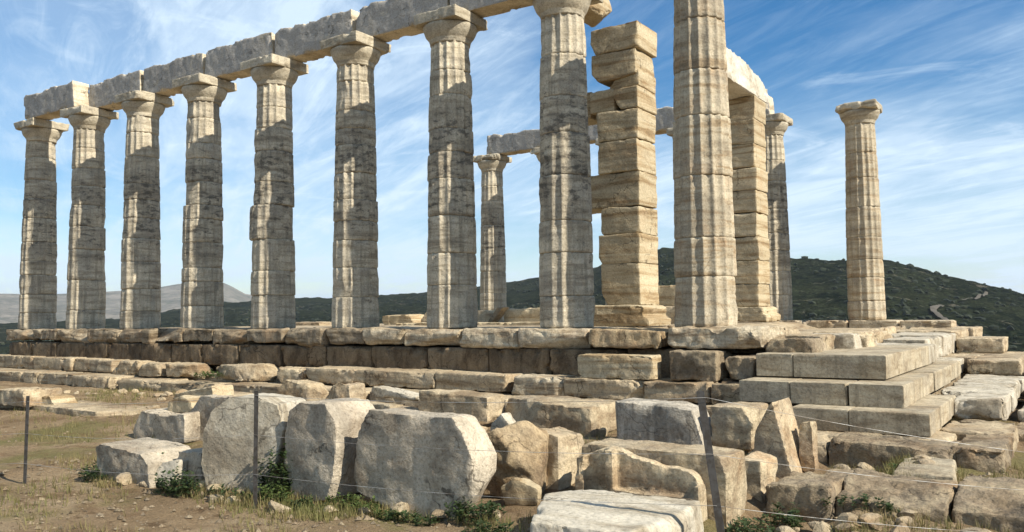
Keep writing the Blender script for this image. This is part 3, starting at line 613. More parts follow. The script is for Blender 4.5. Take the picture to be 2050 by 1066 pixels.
labs = ['tall pale column standing alone past the beam end, cut off by the top edge',
    'column with a bright lit strip, next left of the pale corner column',
    'column with dark stained middle drums, third from the right in the near row',
    'column with narrow eroded drums under the stepped gap in the beam, fourth from right',
    'column with one bulging drum set off to the left, middle of the near row',
    'column fourth from the left end of the near colonnade, lit at its top',
    'column third from the left end of the near colonnade, under a pale beam joint',
    'column second from the left end, beside the pale end block of the beam',
    'shaded grey column at the far left end of the near colonnade']
nd = [7, 8, 9, 11, 9, 11, 10, 9, 10]
for k in range(9):
    make_column(-k * SP, 0, 101 + k, labs[k], SG, nd[k], 160 if k < 4 else 128, 'column_clean' if k == 0 else 'column', .8 if k == 0 else (1.3 if k in (3, 5) else 1.0), -.35 if k == 0 else -.1, 3 if k == 4 else None)
nlab = {0: 'lone fluted column standing apart at the right against the hill', -1: 'half shaded column just right of the tall pier with the rounded beam',
    -2: 'far column hidden behind the pale corner column', -3: 'far column hidden behind the tan block pier', -4: 'far column hidden behind the near column left of the tan pier',
    -5: 'small far column seen between two near columns, under the left end of the far beam'}
for k in nlab: make_column(k * SP, 12.19, 201 - k, nlab[k], NG, 8, 96, 'column_clean' if k == 0 else 'column', .5, -.5)

# ------------------------------------------------------------------ architrave beams
def ragged_beam(x0, x1, y0, y1, z0, z1, seed, drop=.12, n=7, endcut=(0, 0)):
    rng = random.Random(seed); pts = [(x0, z0), (x1, z0)]
    tops = [(x1 - (x1 - x0) * i / n, z1 - rng.uniform(0, drop) * (1 if rng.random() < .7 else .3)) for i in range(n + 1)]
    tops[0] = (x1 - endcut[1], tops[0][1]); tops[-1] = (x0 + endcut[0], tops[-1][1])
    bm = bm_prism(pts + tops, y1 - y0, 0.0); bmesh.ops.translate(bm, verts=bm.verts, vec=(0, y0, 0)); return bm
AG = 'beam blocks on the near colonnade'
def beam(label, bm, group, mat='architrave', voxel=.04, amp=.012):
    return tag(stone('architrave_block', bm, M[mat], voxel=voxel, amp=amp, smooth=1, freq=5), label, 'beam block', group)
b = ragged_beam(-20.25, -17.55, -.50, -.02, 6.035, 6.78, 1, .08, 7, (0, .12)); beam('pale squared beam block at the left end, its end face sunlit', b, AG)
bl = {7: 'beam block spanning between the second and third columns from the left', 6: 'beam block spanning between the third and fourth columns from the left', 5: 'beam block between the fourth column and the middle column',
      4: 'beam block just right of the middle column, ending at a bright stepped gap', 3: 'beam block rising to the top edge right of the stepped gap', 2: 'beam block leading to the second column from the right, cut by the top edge'}
rng = random.Random(3)
for k, lb in bl.items():
    x0, x1 = -k * SP + .015, -(k - 1) * SP - .015
    b = ragged_beam(x0 + rng.uniform(0, .03), x1 - rng.uniform(0, .05), -.06 + rng.uniform(-.03, .03), .44, 6.035, 6.78, 40 + k, .07, 11, (rng.uniform(.01, .05), rng.uniform(.02, .07)))
    beam(lb, b, AG)
b = bm_prism([(.28, 6.03), (2.02, 5.97), (2.0, 6.2), (1.75, 6.5), (1.2, 6.72), (.28, 6.75)], .5); bmesh.ops.rotate(b, verts=b.verts, cent=(0, 0, 0), matrix=Matrix.Rotation(rad(90), 3, 'Z')); bmesh.ops.translate(b, verts=b.verts, vec=(-2.52, 0, 0))
chip(b, Vector((-2.55, 1.6, 6.0)), Vector((.6, .5, -1))); beam('short broken cross beam reaching from the column top onto the tan pier', b, 'cross beams', 'anta')
NB = 'beam blocks on the far colonnade'
nb = {-5: 'left end block of the far beam, over the small far column', -4: 'far beam block behind the near column left of the tan pier', -3: 'far beam block seen just right of the tan pier', -2: 'right end block of the far beam, tip showing beside the rounded cross beam'}
for k, lb in nb.items():
    x0, x1 = k * SP + .015, (k + 1) * SP - .015
    if k == -5: x0 -= .1
    if k == -2: x1 += .10
    b = ragged_beam(x0, x1, 11.95, 12.5, 6.035, 6.80, 60 - k, .12, 8, (.02, .05)); beam(lb, b, NB, voxel=.05)
b = bm_prism([(6.3, 6.035), (10.55, 6.035), (10.75, 6.16), (10.55, 6.42), (9.9, 6.62), (8.9, 6.78), (7.6, 6.84), (6.3, 6.8)], .85); bmesh.ops.rotate(b, verts=b.verts, cent=(0, 0, 0), matrix=Matrix.Rotation(rad(90), 3, 'Z'))
bmesh.ops.translate(b, verts=b.verts, vec=(-2.08, 0, 0)); beam('bright white cross beam with a rounded broken top on the right hand pier', b, 'cross beams', 'bright', .045, .04)

# ------------------------------------------------------------------ piers of squared blocks (antae)
def pier(loc, label, courses, mat, base):
    e = empty('pier', loc, label, 'pier', 'piers of squared blocks')
    for i, c in enumerate(courses):
        rng = random.Random(i * 7 + int(loc[1] * 10)); x0, x1, y0, y1, z0, z1 = c[:6]
        bm = bm_box(x0, x1, y0, y1, z0 + .002, z1 - .002, .012, rng)
        for (co, no) in c[6:]: chip(bm, Vector(co), Vector(no))
        if len(c) == 6: chip_corners(bm, 1, .06, rng)
        stone('course_block', bm, M[mat], parent=e, voxel=.030, amp=.008, freq=4, ledge=.003, ck=4.0, smooth=2, seed=300 + i + int(loc[1]) * 20)
    bm = bm_prism(base[0], base[1]); bmesh.ops.translate(bm, verts=bm.verts, vec=(0, base[2], 0))
    stone('base', bm, M[mat], parent=e, voxel=.035, amp=.02, ledge=.012, smooth=2)
    return e
# local origin: south-east bottom corner of the pier, x negative to the west
SA = (-2.1, 2.1, 0)
pier(SA, 'tan pier of stacked cracked blocks right of the near colonnade', [
    (-.84, .0, .0, .86, .39, 1.22, ((-.86, 0, .7), (-1, -.1, -.35))), (-.88, .0, .0, .88, 1.22, 1.79, ((-.86, 0, 1.3), (-1, 0, -.6))), (-.84, .0, .0, .87, 1.79, 2.33),
    (-1.75, .02, .02, .85, 2.33, 3.01), (-.86, .0, -.02, .88, 3.01, 3.65), (-.88, .02, -.02, .87, 3.65, 4.24),
    (-.50, .03, -.01, .86, 4.24, 4.68, ((-.5, 0, 4.5), (-1, 0, -.5))), (-1.05, -.49, .02, .6, 4.26, 4.72), (-1.85, -1.06, .1, .7, 4.20, 4.74),
    (-.62, .04, .02, .86, 4.68, 5.02, ((-.5, 0, 4.85), (-1, 0, .9))), (-.96, .0, -.04, .86, 4.86, 5.42, ((-.9, 0, 4.95), (-1, 0, -.8)), ((-.4, 0, 4.86), (.15, 0, -1))), (-.98, .07, -.05, .9, 5.42, 5.95, ((-.95, 0, 5.6), (-1, 0, -.45)))],
    'anta', ([(-1.02, 0), (.22, 0), (.22, .12), (.10, .2), (.14, .33), (.04, .40), (-.98, .40), (-1.02, .2)], 1.1, -.14))
NA = (-2.1, 9.35, 0); cz = [.38, 1.0, 1.62, 2.25, 2.9, 3.5, 4.1, 4.75, 5.4, 6.02]
pier(NA, 'tall half shaded pier behind the pale corner column, carrying a white beam', [(-.86 - .03 * (i % 2), .02 * (i % 3), -.02, .98, a, b) for i, (a, b) in enumerate(zip(cz[:-1], cz[1:]))], 'anta',
     ([(-1.02, 0), (.22, 0), (.24, .16), (.12, .22), (.14, .34), (.04, .39), (-.98, .39), (-1.02, .2)], 1.25, -.14))

# ------------------------------------------------------------------ loose blocks and slabs
LG = 'loose stones on and before the steps'
def loose(name, label, cat, A, yaw, outline, depth, mat, voxel=.032, amp=.02, taper=.05, jit=.02, smooth=2, ledge=.0, freq=5, sink=.05, chips=0, csize=.1, tilt=0.0, rx=0, ck=5.0):
    zmin = min(p[1] for p in outline); out = [(x, z - (sink if z < zmin + .12 else 0)) for x, z in outline]
    rng = random.Random(len(PENDING) * 3 + 1); bm = bm_prism(out, depth, jit, taper, rng, tilt)
    if chips: chip_corners(bm, chips, csize, rng)
    return tag(stone(name, bm, M[mat], loc=A, rz=rad(yaw), voxel=voxel, amp=amp, smooth=smooth, ledge=ledge, freq=freq, rx=rx, ck=ck), label, cat, LG)
S, B, K = 'stone slab', 'stone block', 'boulder'
loose('marble_slab', 'largest grey veined slab standing upright in the foreground', S, (.45, -6.97, -1.52), 0, [(-1.24, .1), (-1.27, .31), (-1.22, .68), (-1.08, .87), (-.1, .85), (.01, .72), (.11, .51), (.13, .24), (.11, .08), (-.03, -.01), (-.3, -.03), (-.82, .03)], .36, 'slab', .026, .014, .02, freq=4, chips=1)
loose('marble_slab', 'upright grey slab with a sunlit right side, second of the three big slabs', S, (-1.17, -7.07, -1.5), 0, [(-.51, .27), (-.5, .57), (-.42, .81), (-.28, .89), (.06, .9), (.21, .73), (.22, .48), (.17, .19), (.1, .04), (-.14, -.02), (-.38, .02)], .62, 'slab', .026, .016, .02, freq=4, chips=0)
loose('marble_slab', 'pale sunlit upright slab behind the thin middle fence post', S, (-2.19, -7.18, -1.5), 17, [(-.47, .23), (-.46, .53), (-.34, .79), (-.13, .92), (.23, .92), (.43, .85), (.5, .61), (.41, .27), (.26, .02), (-.18, -.03), (-.39, .05)], .6, 'white', .026, .016, .03, freq=4, chips=0)
loose('marble_slab', 'grey slab leaning behind the pale upright slab', S, (-5.32, -5.36, -1.45), 0, [(-.34, -.04), (-.29, .33), (-.01, .6), (.63, .62), (.59, .03)], .3, 'slab', .035)
loose('marble_block', 'grey sloping block carrying a bright rounded rock', B, (-5.34, -5.61, -1.42), 0, [(-1.27, -.09), (-1.14, .13), (-1.0, .34), (-.41, .3), (.02, .35), (.04, 0)], .7, 'slab', .035)
loose('marble_block', 'low pale block at the left of the foreground group, weeds at its foot', B, (-3.27, -7.52, -1.5), 0, [(-.93, -.01), (-.94, .32), (-.84, .36), (-.1, .31), (.04, .21), (.1, 0)], .62, 'slab', .03, .02)
loose('marble_block', 'small dark block wedged left of the pale upright slab', B, (-3.02, -7.22, -1.5), 0, [(-.22, -.01), (-.13, .31), (.26, .34), (.28, .02)], .4, 'slab', .03)
loose('stone_fragment', 'tilted pale fragment among weeds beside the small dark block', 'stone', (-3.25, -7.46, -1.5), 10, [(-.07, .02), (.08, .22), (.32, .27), (.27, .04)], .16, 'white', .025, rx=-.3)
loose('boulder', 'rough brown fractured boulder right of the largest slab', K, (.39, -6.09, -1.45), 10, [(-.47, .55), (-.23, .68), (.06, .67), (.24, .5), (.29, .27), (.24, .02), (-.1, -.03), (-.37, .02)], .5, 'brown', .026, .055, .2, .06, 2, .02, 5, chips=4, csize=.2)
loose('boulder', 'small rounded cream boulder at the foot of the brown one', K, (.66, -6.37, -1.55), 10, [(-.22, .21), (-.07, .29), (.17, .21), (.15, .06), (-.02, -.01), (-.17, .06)], .26, 'anta', .022, .03, .3, .03, 4, chips=2)
loose('stone_fragment', 'white chip lying in the gap behind the largest slab', 'stone', (.02, -5.75, -.92), 0, [(-.16, 0), (-.13, .08), (0, .14), (.12, .07), (.15, 0)], .16, 'white', .02)
loose('marble_block', 'upright tan block with a sunlit right face, beside the brown boulder', B, (.61, -5.67, -1.5), 0, [(-.29, .59), (.02, .54), (.03, -.01), (-.17, -.02), (-.31, .06)], .55, 'block', .028, .02, .12, chips=1)
loose('marble_block', 'long pale topped block behind the leaning fence post', B, (2.4, -5.95, -1.55), 0, [(-1.35, .57), (.02, .59), (.01, -.01), (-1.33, .02)], .5, 'block', .03, .022, .02, chips=2, csize=.08)
bm = bm_prism([(-1.16, .34), (-.87, .44), (-.76, .43), (-.63, .37), (-.34, .32), (-.12, .30), (-.05, .25), (0, .15), (0, -.12), (-1.16, -.12)], .115); bmesh.ops.translate(bm, verts=bm.verts, vec=(0, .085, 0))
merge_bm(bm, bm_box(-.84, .005, 0, .12, -.12, .085)); merge_bm(bm, bm_prism([(-.85, -.1), (-.78, -.1), (-.78, .425), (-.85, .435)], .15)); merge_bm(bm, bm_prism([(-1.16, -.1), (-1.07, -.1), (-1.07, .36), (-1.16, .335)], .15)); merge_bm(bm, bm_box(-1.16, -.8, .01, .15, -.12, .02)); merge_bm(bm, bm_box(-.045, .005, .0, .15, 0, .19))
tag(stone('carved_block', bm, M['block'], loc=(2.24, -6.15, -1.40), voxel=.025, amp=.007, smooth=1, ck=4.0), 'carved block with recessed panels and a wavy sloping top behind the pale flat slab', B, LG)
bm = bmesh.new(); top = [(1.57, -7.65), (2.28, -7.55), (2.42, -6.95), (2.32, -6.3), (1.28, -6.45), (1.14, -6.75)]
A_ = [bm.verts.new((x_ - 1.8, y_ + 7.0, .28)) for x_, y_ in top]; B_ = [bm.verts.new(((x_ - 1.8) * 1.04, (y_ + 7.0) * 1.04, -.1)) for x_, y_ in top]
bm.faces.new(A_); bm.faces.new(B_[::-1]); [bm.faces.new((B_[i], B_[(i + 1) % 6], A_[(i + 1) % 6], A_[i])) for i in range(6)]; bmesh.ops.recalc_face_normals(bm, faces=bm.faces)
chip_corners(bm, 3, .1, random.Random(4)); tag(stone('marble_slab', bm, M['white'], loc=(1.8, -7.0, -1.55), voxel=.025, amp=.015), 'broad flat pale slab at the bottom edge of the view', S, LG)
loose('marble_block', 'small squat block right of the long pale topped block', B, (2.41, -5.13, -1.52), 0, [(-.18, .40), (.03, .38), (.03, -.01), (-.19, .0)], .5, 'block', .028, .02)
loose('marble_block', 'long broken slab with hollows on top, below the second column from right', B, (-.37, -3.2, -1.3), 0, [(-1.6, .35), (-.9, .36), (.01, .32), (.04, 0), (-1.6, 0)], .95, 'block', .033, .03, .03, chips=1, csize=.14)
loose('marble_block', 'pale grey dark streaked marble block below the corner column', B, (1.27, -3.49, -1.27), 0, [(-1.14, -.03), (-1.13, .43), (-.42, .4), (-.14, .37), (.01, 0)], .55, 'bluegrey', .03, .02)
loose('marble_block', 'tan and orange block right behind the leaning fence post', B, (1.72, -3.40, -1.27), 0, [(-.42, -.03), (-.40, .42), (.10, .41), (.06, 0)], .6, 'block', .03, .025, chips=2)
loose('pointed_slab', 'pointed slab leaning like a shark fin, its edge sunlit', S, (2.48, -4.28, -1.42), 0, [(-.43, .0), (-.37, .42), (-.22, .71), (-.18, .74), (.03, .0)], .62, 'block', .025, .006, .0, .0, ck=2.0, sink=.1)
loose('stone_fragment', 'small upright fragment behind the pointed slab', 'stone', (2.56, -3.95, -1.35), 0, [(-.11, -.01), (-.11, .43), (.03, .47), (.06, 0)], .2, 'block', .025)
loose('marble_block', 'long dark faced block behind the chip and the largest slab', B, (-1.97, -3.2, -1.2), 0, [(-1.25, 0), (-1.22, .35), (0, .29), (.02, 0)], .5, 'step', .035, chips=1)
loose('marble_slab', 'long low slab lying before the steps, left of the heaped rocks', S, (-6.3, -3.3, -1.28), 0, [(-1.9, -.02), (-1.85, .19), (0, .17), (.03, 0)], .6, 'step', .04)
loose('rock', 'craggy pale rock heaped against the step at the centre left', 'rock', (-5.9, -2.75, -1.2), 0, [(-1.05, 0), (-.68, .36), (-.19, .32), (.09, .14), (.04, 0)], .6, 'block', .035, .05, .2, chips=3, csize=.2)
loose('rock', 'knobbly upright rock just left of the thin tilted slab', 'rock', (-4.75, -3.05, -1.22), 0, [(-.5, -.02), (-.46, .25), (-.23, .42), (0, .38), (.05, 0)], .4, 'block', .03, .04, .2, .04, 3)
loose('marble_slab', 'thin white edged slab tilted on the rubble', S, (-3.5, -2.9, -1.13), 0, [(-.92, .20), (-.87, .26), (0, .14), (-.02, .06), (-.8, .1)], .3, 'white', .025, .01, sink=0)
loose('marble_block', 'small squared block below the thin tilted slab', B, (-3.75, -3.2, -1.27), 0, [(-.7, -.01), (-.7, .18), (0, .16), (0, -.01)], .35, 'block', .03)
loose('rock', 'flat tan rock just behind the top of the largest slab', 'rock', (-2.9, -3.4, -1.28), 0, [(-.78, -.01), (-.72, .15), (-.25, .12), (.03, -.01)], .35, 'block', .03, .03)
loose('rock', 'bright rounded rock resting on the grey sloping block', 'rock', (-5.55, -5.35, -1.09), 0, [(-.58, 0), (-.5, .14), (-.22, .23), (0, .15), (.05, 0)], .4, 'anta', .028, .03, .25, .03, 3, sink=.02)
loose('marble_block', 'long tan block behind the bright rounded rock', B, (-7.52, -3.96, -1.3), 0, [(-.48, -.02), (-.46, .26), (.58, .43), (.68, .03)], .45, 'anta', .035, .02, chips=1)
loose('marble_slab', 'broken slab at the left edge of the view below the steps', S, (-10.82, -5.0, -1.25), 0, [(-1.3, 0), (-1.2, .22), (.0, .25), (.07, -.01)], .7, 'block', .04, .03, chips=2)
loose('rock', 'low yellow rock beside the broken slab at the left edge', 'rock', (-10.4, -4.7, -1.27), 0, [(-.62, -.05), (-.5, .12), (-.15, .15), (.1, -.01)], .5, 'anta', .035, .03, .2)
loose('marble_slab', 'pale slab with ragged end lying flat beside the right hand footings', S, (3.62, -4.1, -1.52), 4, [(-.30, 0), (-.26, .2), (.26, .22), (.28, 0)], 1.15, 'newstep', .03, .02, chips=3, csize=.15)
loose('rock', 'reddish stone at the foot of the tan and orange block', 'rock', (2.0, -4.0, -1.33), 0, [(-.1, 0), (-.07, .1), (.05, .12), (.12, 0)], .18, 'brown', .02)
loose('marble_slab', 'long pale footing slab half sunk in the dirt at the left', S, (-9.2, -4.85, -1.47), -1, [(-3.6, .0), (-3.6, .19), (.5, .17), (1.9, .13), (1.9, 0)], .95, 'step', .05, .03, chips=2)
# stones lying inside the temple
loose('marble_block', 'broken block inside the temple, third gap from the corner column', B, (-13.3, 8.6, -.1), 0, [(-1.4, 0), (-1.4, .38), (-.2, .42), (.1, 0)], .8, 'anta', .05, .03, chips=2)
loose('marble_block', 'tilted pale block inside the temple beside the broken block', B, (-12.2, 8.2, -.1), 12, [(-.5, .1), (-.2, .5), (.6, .4), (.5, 0)], .5, 'stylobate', .05, .03, rx=.15)
loose('marble_block', 'long brown block inside the temple, seen through the second gap', B, (-8.6, 8.4, -.1), 0, [(-1.0, 0), (-1.0, .55), (1.5, .55), (1.5, 0)], .8, 'anta', .05, .03, chips=2)
loose('marble_slab', 'dark slab leaning on the long brown block inside the temple', S, (-9.6, 8.0, -.1), 0, [(-.5, 0), (-.25, .1), (.3, .6), (.05, .6)], .35, 'rough', .045)
loose('marble_block', 'brown block left of the leaning dark slab, inside the temple', B, (-10.9, 8.7, -.1), 0, [(-.7, 0), (-.7, .5), (.6, .52), (.7, 0)], .7, 'block', .05, .03)
loose('marble_block', 'low flat block inside the temple, in the fourth gap from the corner column', B, (-17.6, 8.0, -.1), 0, [(-1.1, 0), (-1.05, .2), (.5, .2), (.6, 0)], .7, 'step', .05)
loose('marble_block', 'upper block of a pile glimpsed between tan pier and corner column', B, (-3.5, 7.0, .43), 0, [(-.5, 0), (-.5, .5), (.5, .52), (.5, 0)], .6, 'anta', .045, sink=0)
loose('marble_block', 'lower block of a pile glimpsed between tan pier and corner column', B, (-3.5, 6.9, -.05), 0, [(-.6, 0), (-.6, .48), (.55, .48), (.6, 0)], .7, 'block', .045)
loose('threshold_slab', 'long low sill of stone lying across the temple floor', S, (-8.5, 6.2, -.08), 0, [(-3.5, 0), (-3.5, .14), (3.5, .13), (3.5, 0)], .6, 'anta', .06)

finish_stones()

# ------------------------------------------------------------------ wire fence
fence = empty('wire_fence', (-1.47, -7.6, -1.5), 'thin wire fence on slim steel posts crossing the foreground', 'fence'); fq = Vector((1.47, 7.6, 1.5))
def lpost(base, top, w=.042, t=.006):
    bm = bmesh.new(); base = Vector(base); top = Vector(top); ax = (top - base); Lh = ax.length; ax.normalize()
    prof = [(0, 0), (w, 0), (w, t), (t, t), (t, w), (0, w)]; ex = Vector((.95, .31, 0)); ex = (ex - ax * ex.dot(ax)).normalized(); ey = ax.cross(ex)
    A = [bm.verts.new(base + ex * a + ey * b) for a, b in prof]; B = [bm.verts.new(top + ex * a + ey * b) for a, b in prof]
    bm.faces.new(A[::-1]); bm.faces.new(B); [bm.faces.new((A[i], A[(i + 1) % 6], B[(i + 1) % 6], B[i])) for i in range(6)]
    bmesh.ops.recalc_face_normals(bm, faces=bm.faces); me = bpy.data.meshes.new('post'); bm.to_mesh(me); bm.free(); me.materials.append(M['post'])
    o = bpy.data.objects.new('post', me); COL.objects.link(o); o.parent = fence; o.location = fq; return o
def wire(pts, r=.0018):
    V = []; Fc = []; n = 0; P = []
    for a, b in zip(pts[:-1], pts[1:]):
        a, b = Vector(a), Vector(b)
        for i in range(12):
            t = i / 12; c = a.lerp(b, t); c.z -= .05 * 4 * t * (1 - t); P.append(c)
    P.append(Vector(pts[-1]))
    for i, c in enumerate(P):
        d = (P[min(i + 1, len(P) - 1)] - P[max(i - 1, 0)]).normalized(); e1 = d.cross(Vector((0, 0, 1))).normalized(); e2 = d.cross(e1)
        for k in range(5): a = k * 2 * math.pi / 5; V.append(c + e1 * r * math.cos(a) + e2 * r * math.sin(a))
    for i in range(len(P) - 1):
        for k in range(5): a, b_ = i * 5 + k, i * 5 + (k + 1) % 5; Fc.append((a, b_, b_ + 5, a + 5))
    o = mesh_obj('wire', V, Fc, M['wire'], fence); o.location = fq
P1, P2, P3, P4 = (-4.64, -8.07), (-1.48, -7.60), (2.68, -6.95), (5.35, -4.9)
lpost((*P1, -1.75), (P1[0] + .03, P1[1], -.60)); lpost((*P2, -1.8), (P2[0] + .01, P2[1], -.46)); lpost((P3[0] + .08, P3[1], -1.9), (P3[0] - .12, P3[1], -.36), .055); lpost((*P4, -2.6), (P4[0], P4[1], -.93))
for a, b, c, d in ((-.66, -.50, -.40, -.97), (-1.0, -.86, -.80, -1.19), (-1.32, -1.22, -1.16, -1.49)):
    wire([(-8.5, -8.6, a - .15), (*P1, a), (*P2, b), (P3[0] - .06 * (c + 1.2), P3[1], c), (*P4, d)])

# ------------------------------------------------------------------ plants
def gz1(x, y): return float(site_z(np.array([float(x)]), np.array([float(y)]))[0])
def weed(x, y, rx_, ry_, h, n, label, mat='leaf', leaf=.05, seed=0, zoff=0.0, z=None):
    rng = random.Random(seed); zb = (gz1(x, y) if z is None else z) + zoff; e = empty('weed', (x, y, zb), label, 'weed', 'weeds growing among the stones')
    V = []; Fc = []; SV = []; SF = []
    nst = max(6, n // 18)
    for s in range(nst):
        a = rng.uniform(0, 2 * math.pi); q_ = math.sqrt(rng.random()); bx, by = q_ * rx_ * math.cos(a), q_ * ry_ * math.sin(a)
        hh = h * rng.uniform(.45, 1.0) * (1 - .45 * q_); lean = (rng.uniform(-.25, .25) * hh, rng.uniform(-.25, .25) * hh); w = .003
        i0 = len(SV); SV += [(bx - w, by, -.03), (bx + w, by, -.03), (bx + lean[0] + w * .5, by + lean[1], hh), (bx, by + w, -.03)]; SF += [(i0, i0 + 1, i0 + 2), (i0 + 1, i0 + 3, i0 + 2), (i0 + 3, i0, i0 + 2)]
        for k in range(n // nst):
            t = rng.random() ** .8; c = Vector((bx + lean[0] * t, by + lean[1] * t, hh * t)); az = rng.uniform(0, 2 * math.pi); el = rng.uniform(-.3, .8)
            d = Vector((math.cos(az) * math.cos(el), math.sin(az) * math.cos(el), math.sin(el))); sd_ = d.cross(Vector((0, 0, 1))).normalized(); l = leaf * rng.uniform(.6, 1.4); nn = sd_.cross(d)
            p0 = c + d * .01; p1 = c + d * l * .5 + sd_ * l * .3 + nn * l * .06; p2 = c + d * l; p3 = c + d * l * .5 - sd_ * l * .3 + nn * l * .06; i0 = len(V); V += [p0, p1, p2, p3]; Fc += [(i0, i0 + 1, i0 + 2), (i0, i0 + 2, i0 + 3)]
    mesh_obj('leaves', V, Fc, M[mat], e, False)['kind'] = 'stuff'; mesh_obj('stems', SV, SF, M['stem'], e, False)['kind'] = 'stuff'; return e
weed(-1.74, -7.05, .17, .22, .72, 1300, 'tall ivy like weed between the pale slab and the second grey slab', 'leaf_dark', .05, 1)
weed(-1.55, -7.30, .22, .12, .22, 400, 'low green weed in front of the gap behind the middle post', 'leaf', .045, 2)
weed(-2.70, -7.55, .28, .16, .34, 1000, 'dark weed clump left of the pale slab foot', 'leaf_dark', .045, 3)
weed(-4.12, -7.58, .18, .14, .20, 380, 'weed at the left end of the low pale block', 'leaf_dark', .045, 4)
weed(-3.36, -7.28, .10, .16, .42, 340, 'weed sprouting between the low block and the tilted fragment', 'leaf', .045, 5)
weed(.62, -7.02, .26, .18, .24, 800, 'dark weed at the right foot of the largest slab', 'leaf_dark', .045, 6)
weed(.98, -7.35, .20, .15, .16, 450, 'dark weed left of the broad flat slab', 'leaf_dark', .04, 7)
weed(-.72, -7.10, .30, .12, .17, 600, 'grassy weed between the second slab and the largest slab', 'leaf', .04, 8)
weed(-.30, -7.22, .30, .10, .12, 450, 'low weed along the foot of the largest slab', 'leaf', .035, 9)
weed(2.62, -5.95, .20, .25, .22, 600, 'dark weed behind the leaning post', 'leaf_dark', .045, 10)
weed(2.45, -6.35, .15, .18, .14, 350, 'low weed at the foot of the long pale topped block', 'leaf', .04, 11)
weed(-4.25, -6.5, .5, .3, .14, 600, 'yellow green weed patch before the grey sloping block', 'leaf', .045, 12)
weed(-10.2, -1.6, .35, .3, .16, 500, 'green tuft growing in the gap of the left steps', 'leaf', .05, 13, z=-.98)
weed(4.25, -3.9, .4, .3, .12, 500, 'low green weed at the right edge beside the footings', 'leaf', .04, 14)
weed(3.3, -5.25, .35, .12, .14, 420, 'green weed under the low footing wall', 'leaf_dark', .04, 15)
weed(-1.05, -7.32, .2, .1, .13, 360, 'small weed below the second grey slab', 'leaf_dark', .04, 16)
weed(-2.05, -7.42, .30, .10, .14, 420, 'low weed along the foot of the pale upright slab', 'leaf_dark', .04, 17)
weed(.15, -7.28, .28, .10, .13, 420, 'low dark weed under the middle of the largest slab', 'leaf_dark', .04, 18)
weed(2.75, -5.55, .16, .16, .26, 420, 'dark weed in the shade beside the small squat block', 'leaf_dark', .045, 19)
weed(3.55, -3.45, .35, .25, .07, 380, 'sparse green weed on the earth beside the footing stones', 'leaf', .035, 20)
# grass: uncountable, one object
rng = np.random.default_rng(8)
def scatter(n, xa, xb, ya, yb): return np.stack([rng.uniform(xa, xb, n), rng.uniform(ya, yb, n)], -1)
areas = [(1500, -9.5, -4.0, -3.4, -1.9), (700, -13.4, -10.0, -4.2, -1.9), (500, 1.1, 1.8, -.4, 4.0), (2200, -3.9, .9, -7.75, -7.0), (900, -5.5, -2.8, -7.4, -6.0), (500, .9, 3.0, -7.9, -5.8), (1800, -13, -4, -6.6, -2.6), (900, 2.6, 3.9, -4.3, -2.9), (500, 4.1, 5.2, -5.6, -2.5), (900, 2.6, 4.8, -6.3, -5.2), (900, -4.5, 1.2, -9.2, -7.6), (600, -2.5, 2.2, -5.5, -3.0)]
P = np.concatenate([scatter(*a) for a in areas]); pn = fbm(np.stack([P[:, 0], P[:, 1], 0 * P[:, 0]], -1) * 1.3, 55, 3); P = P[pn > -.05 - .25 * rng.random(len(P))]
V = []; Fc = []; gzv = site_z(P[:, 0], P[:, 1])
for (x, y), z in zip(P, gzv):
    for b in range(3):
        a = rng.uniform(0, 6.28); h = rng.uniform(.03, .12); w = .0045; ln = rng.uniform(.1, .7) * h; ox, oy = rng.uniform(-.03, .03, 2)
        i0 = len(V); V += [(x + ox - w * math.sin(a), y + oy + w * math.cos(a), z - .01), (x + ox + w * math.sin(a), y + oy - w * math.cos(a), z - .01), (x + ox + ln * math.cos(a), y + oy + ln * math.sin(a), z + h)]; Fc.append((i0, i0 + 1, i0 + 2))
tag(mesh_obj('grass', V, Fc, M['grass'], None, False), 'short dry grass on the trodden earth', 'grass', kind='stuff')
# clods and pebbles: uncountable, one object
V = []; Fc = []
oct_ = [(1, 0, 0), (-1, 0, 0), (0, 1, 0), (0, -1, 0), (0, 0, 1), (0, 0, -1)]; of = [(0, 2, 4), (2, 1, 4), (1, 3, 4), (3, 0, 4), (2, 0, 5), (1, 2, 5), (3, 1, 5), (0, 3, 5)]
P = np.concatenate([scatter(5000, -5.5, 3.5, -10.5, -7.0), scatter(700, -12, -2, -7.5, -3), scatter(400, 2.5, 5, -5, -2.5)]); gzv = site_z(P[:, 0], P[:, 1])
for (x, y), z in zip(P, gzv):
    s = .006 + .034 * rng.random() ** 7; i0 = len(V); j = rng.uniform(.6, 1.3, (6, 3)); V += [(x + a * s * j[k, 0] * 1.3, y + b * s * j[k, 1], z + c * s * j[k, 2] * .8 + s * .2) for k, (a, b, c) in enumerate(oct_)]; Fc += [(i0 + a, i0 + b, i0 + c) for a, b, c in of]
tag(mesh_obj('pebbles', V, Fc, M['rough'], None, False), 'scattered clods and pebbles on the earth', 'pebbles', kind='stuff')

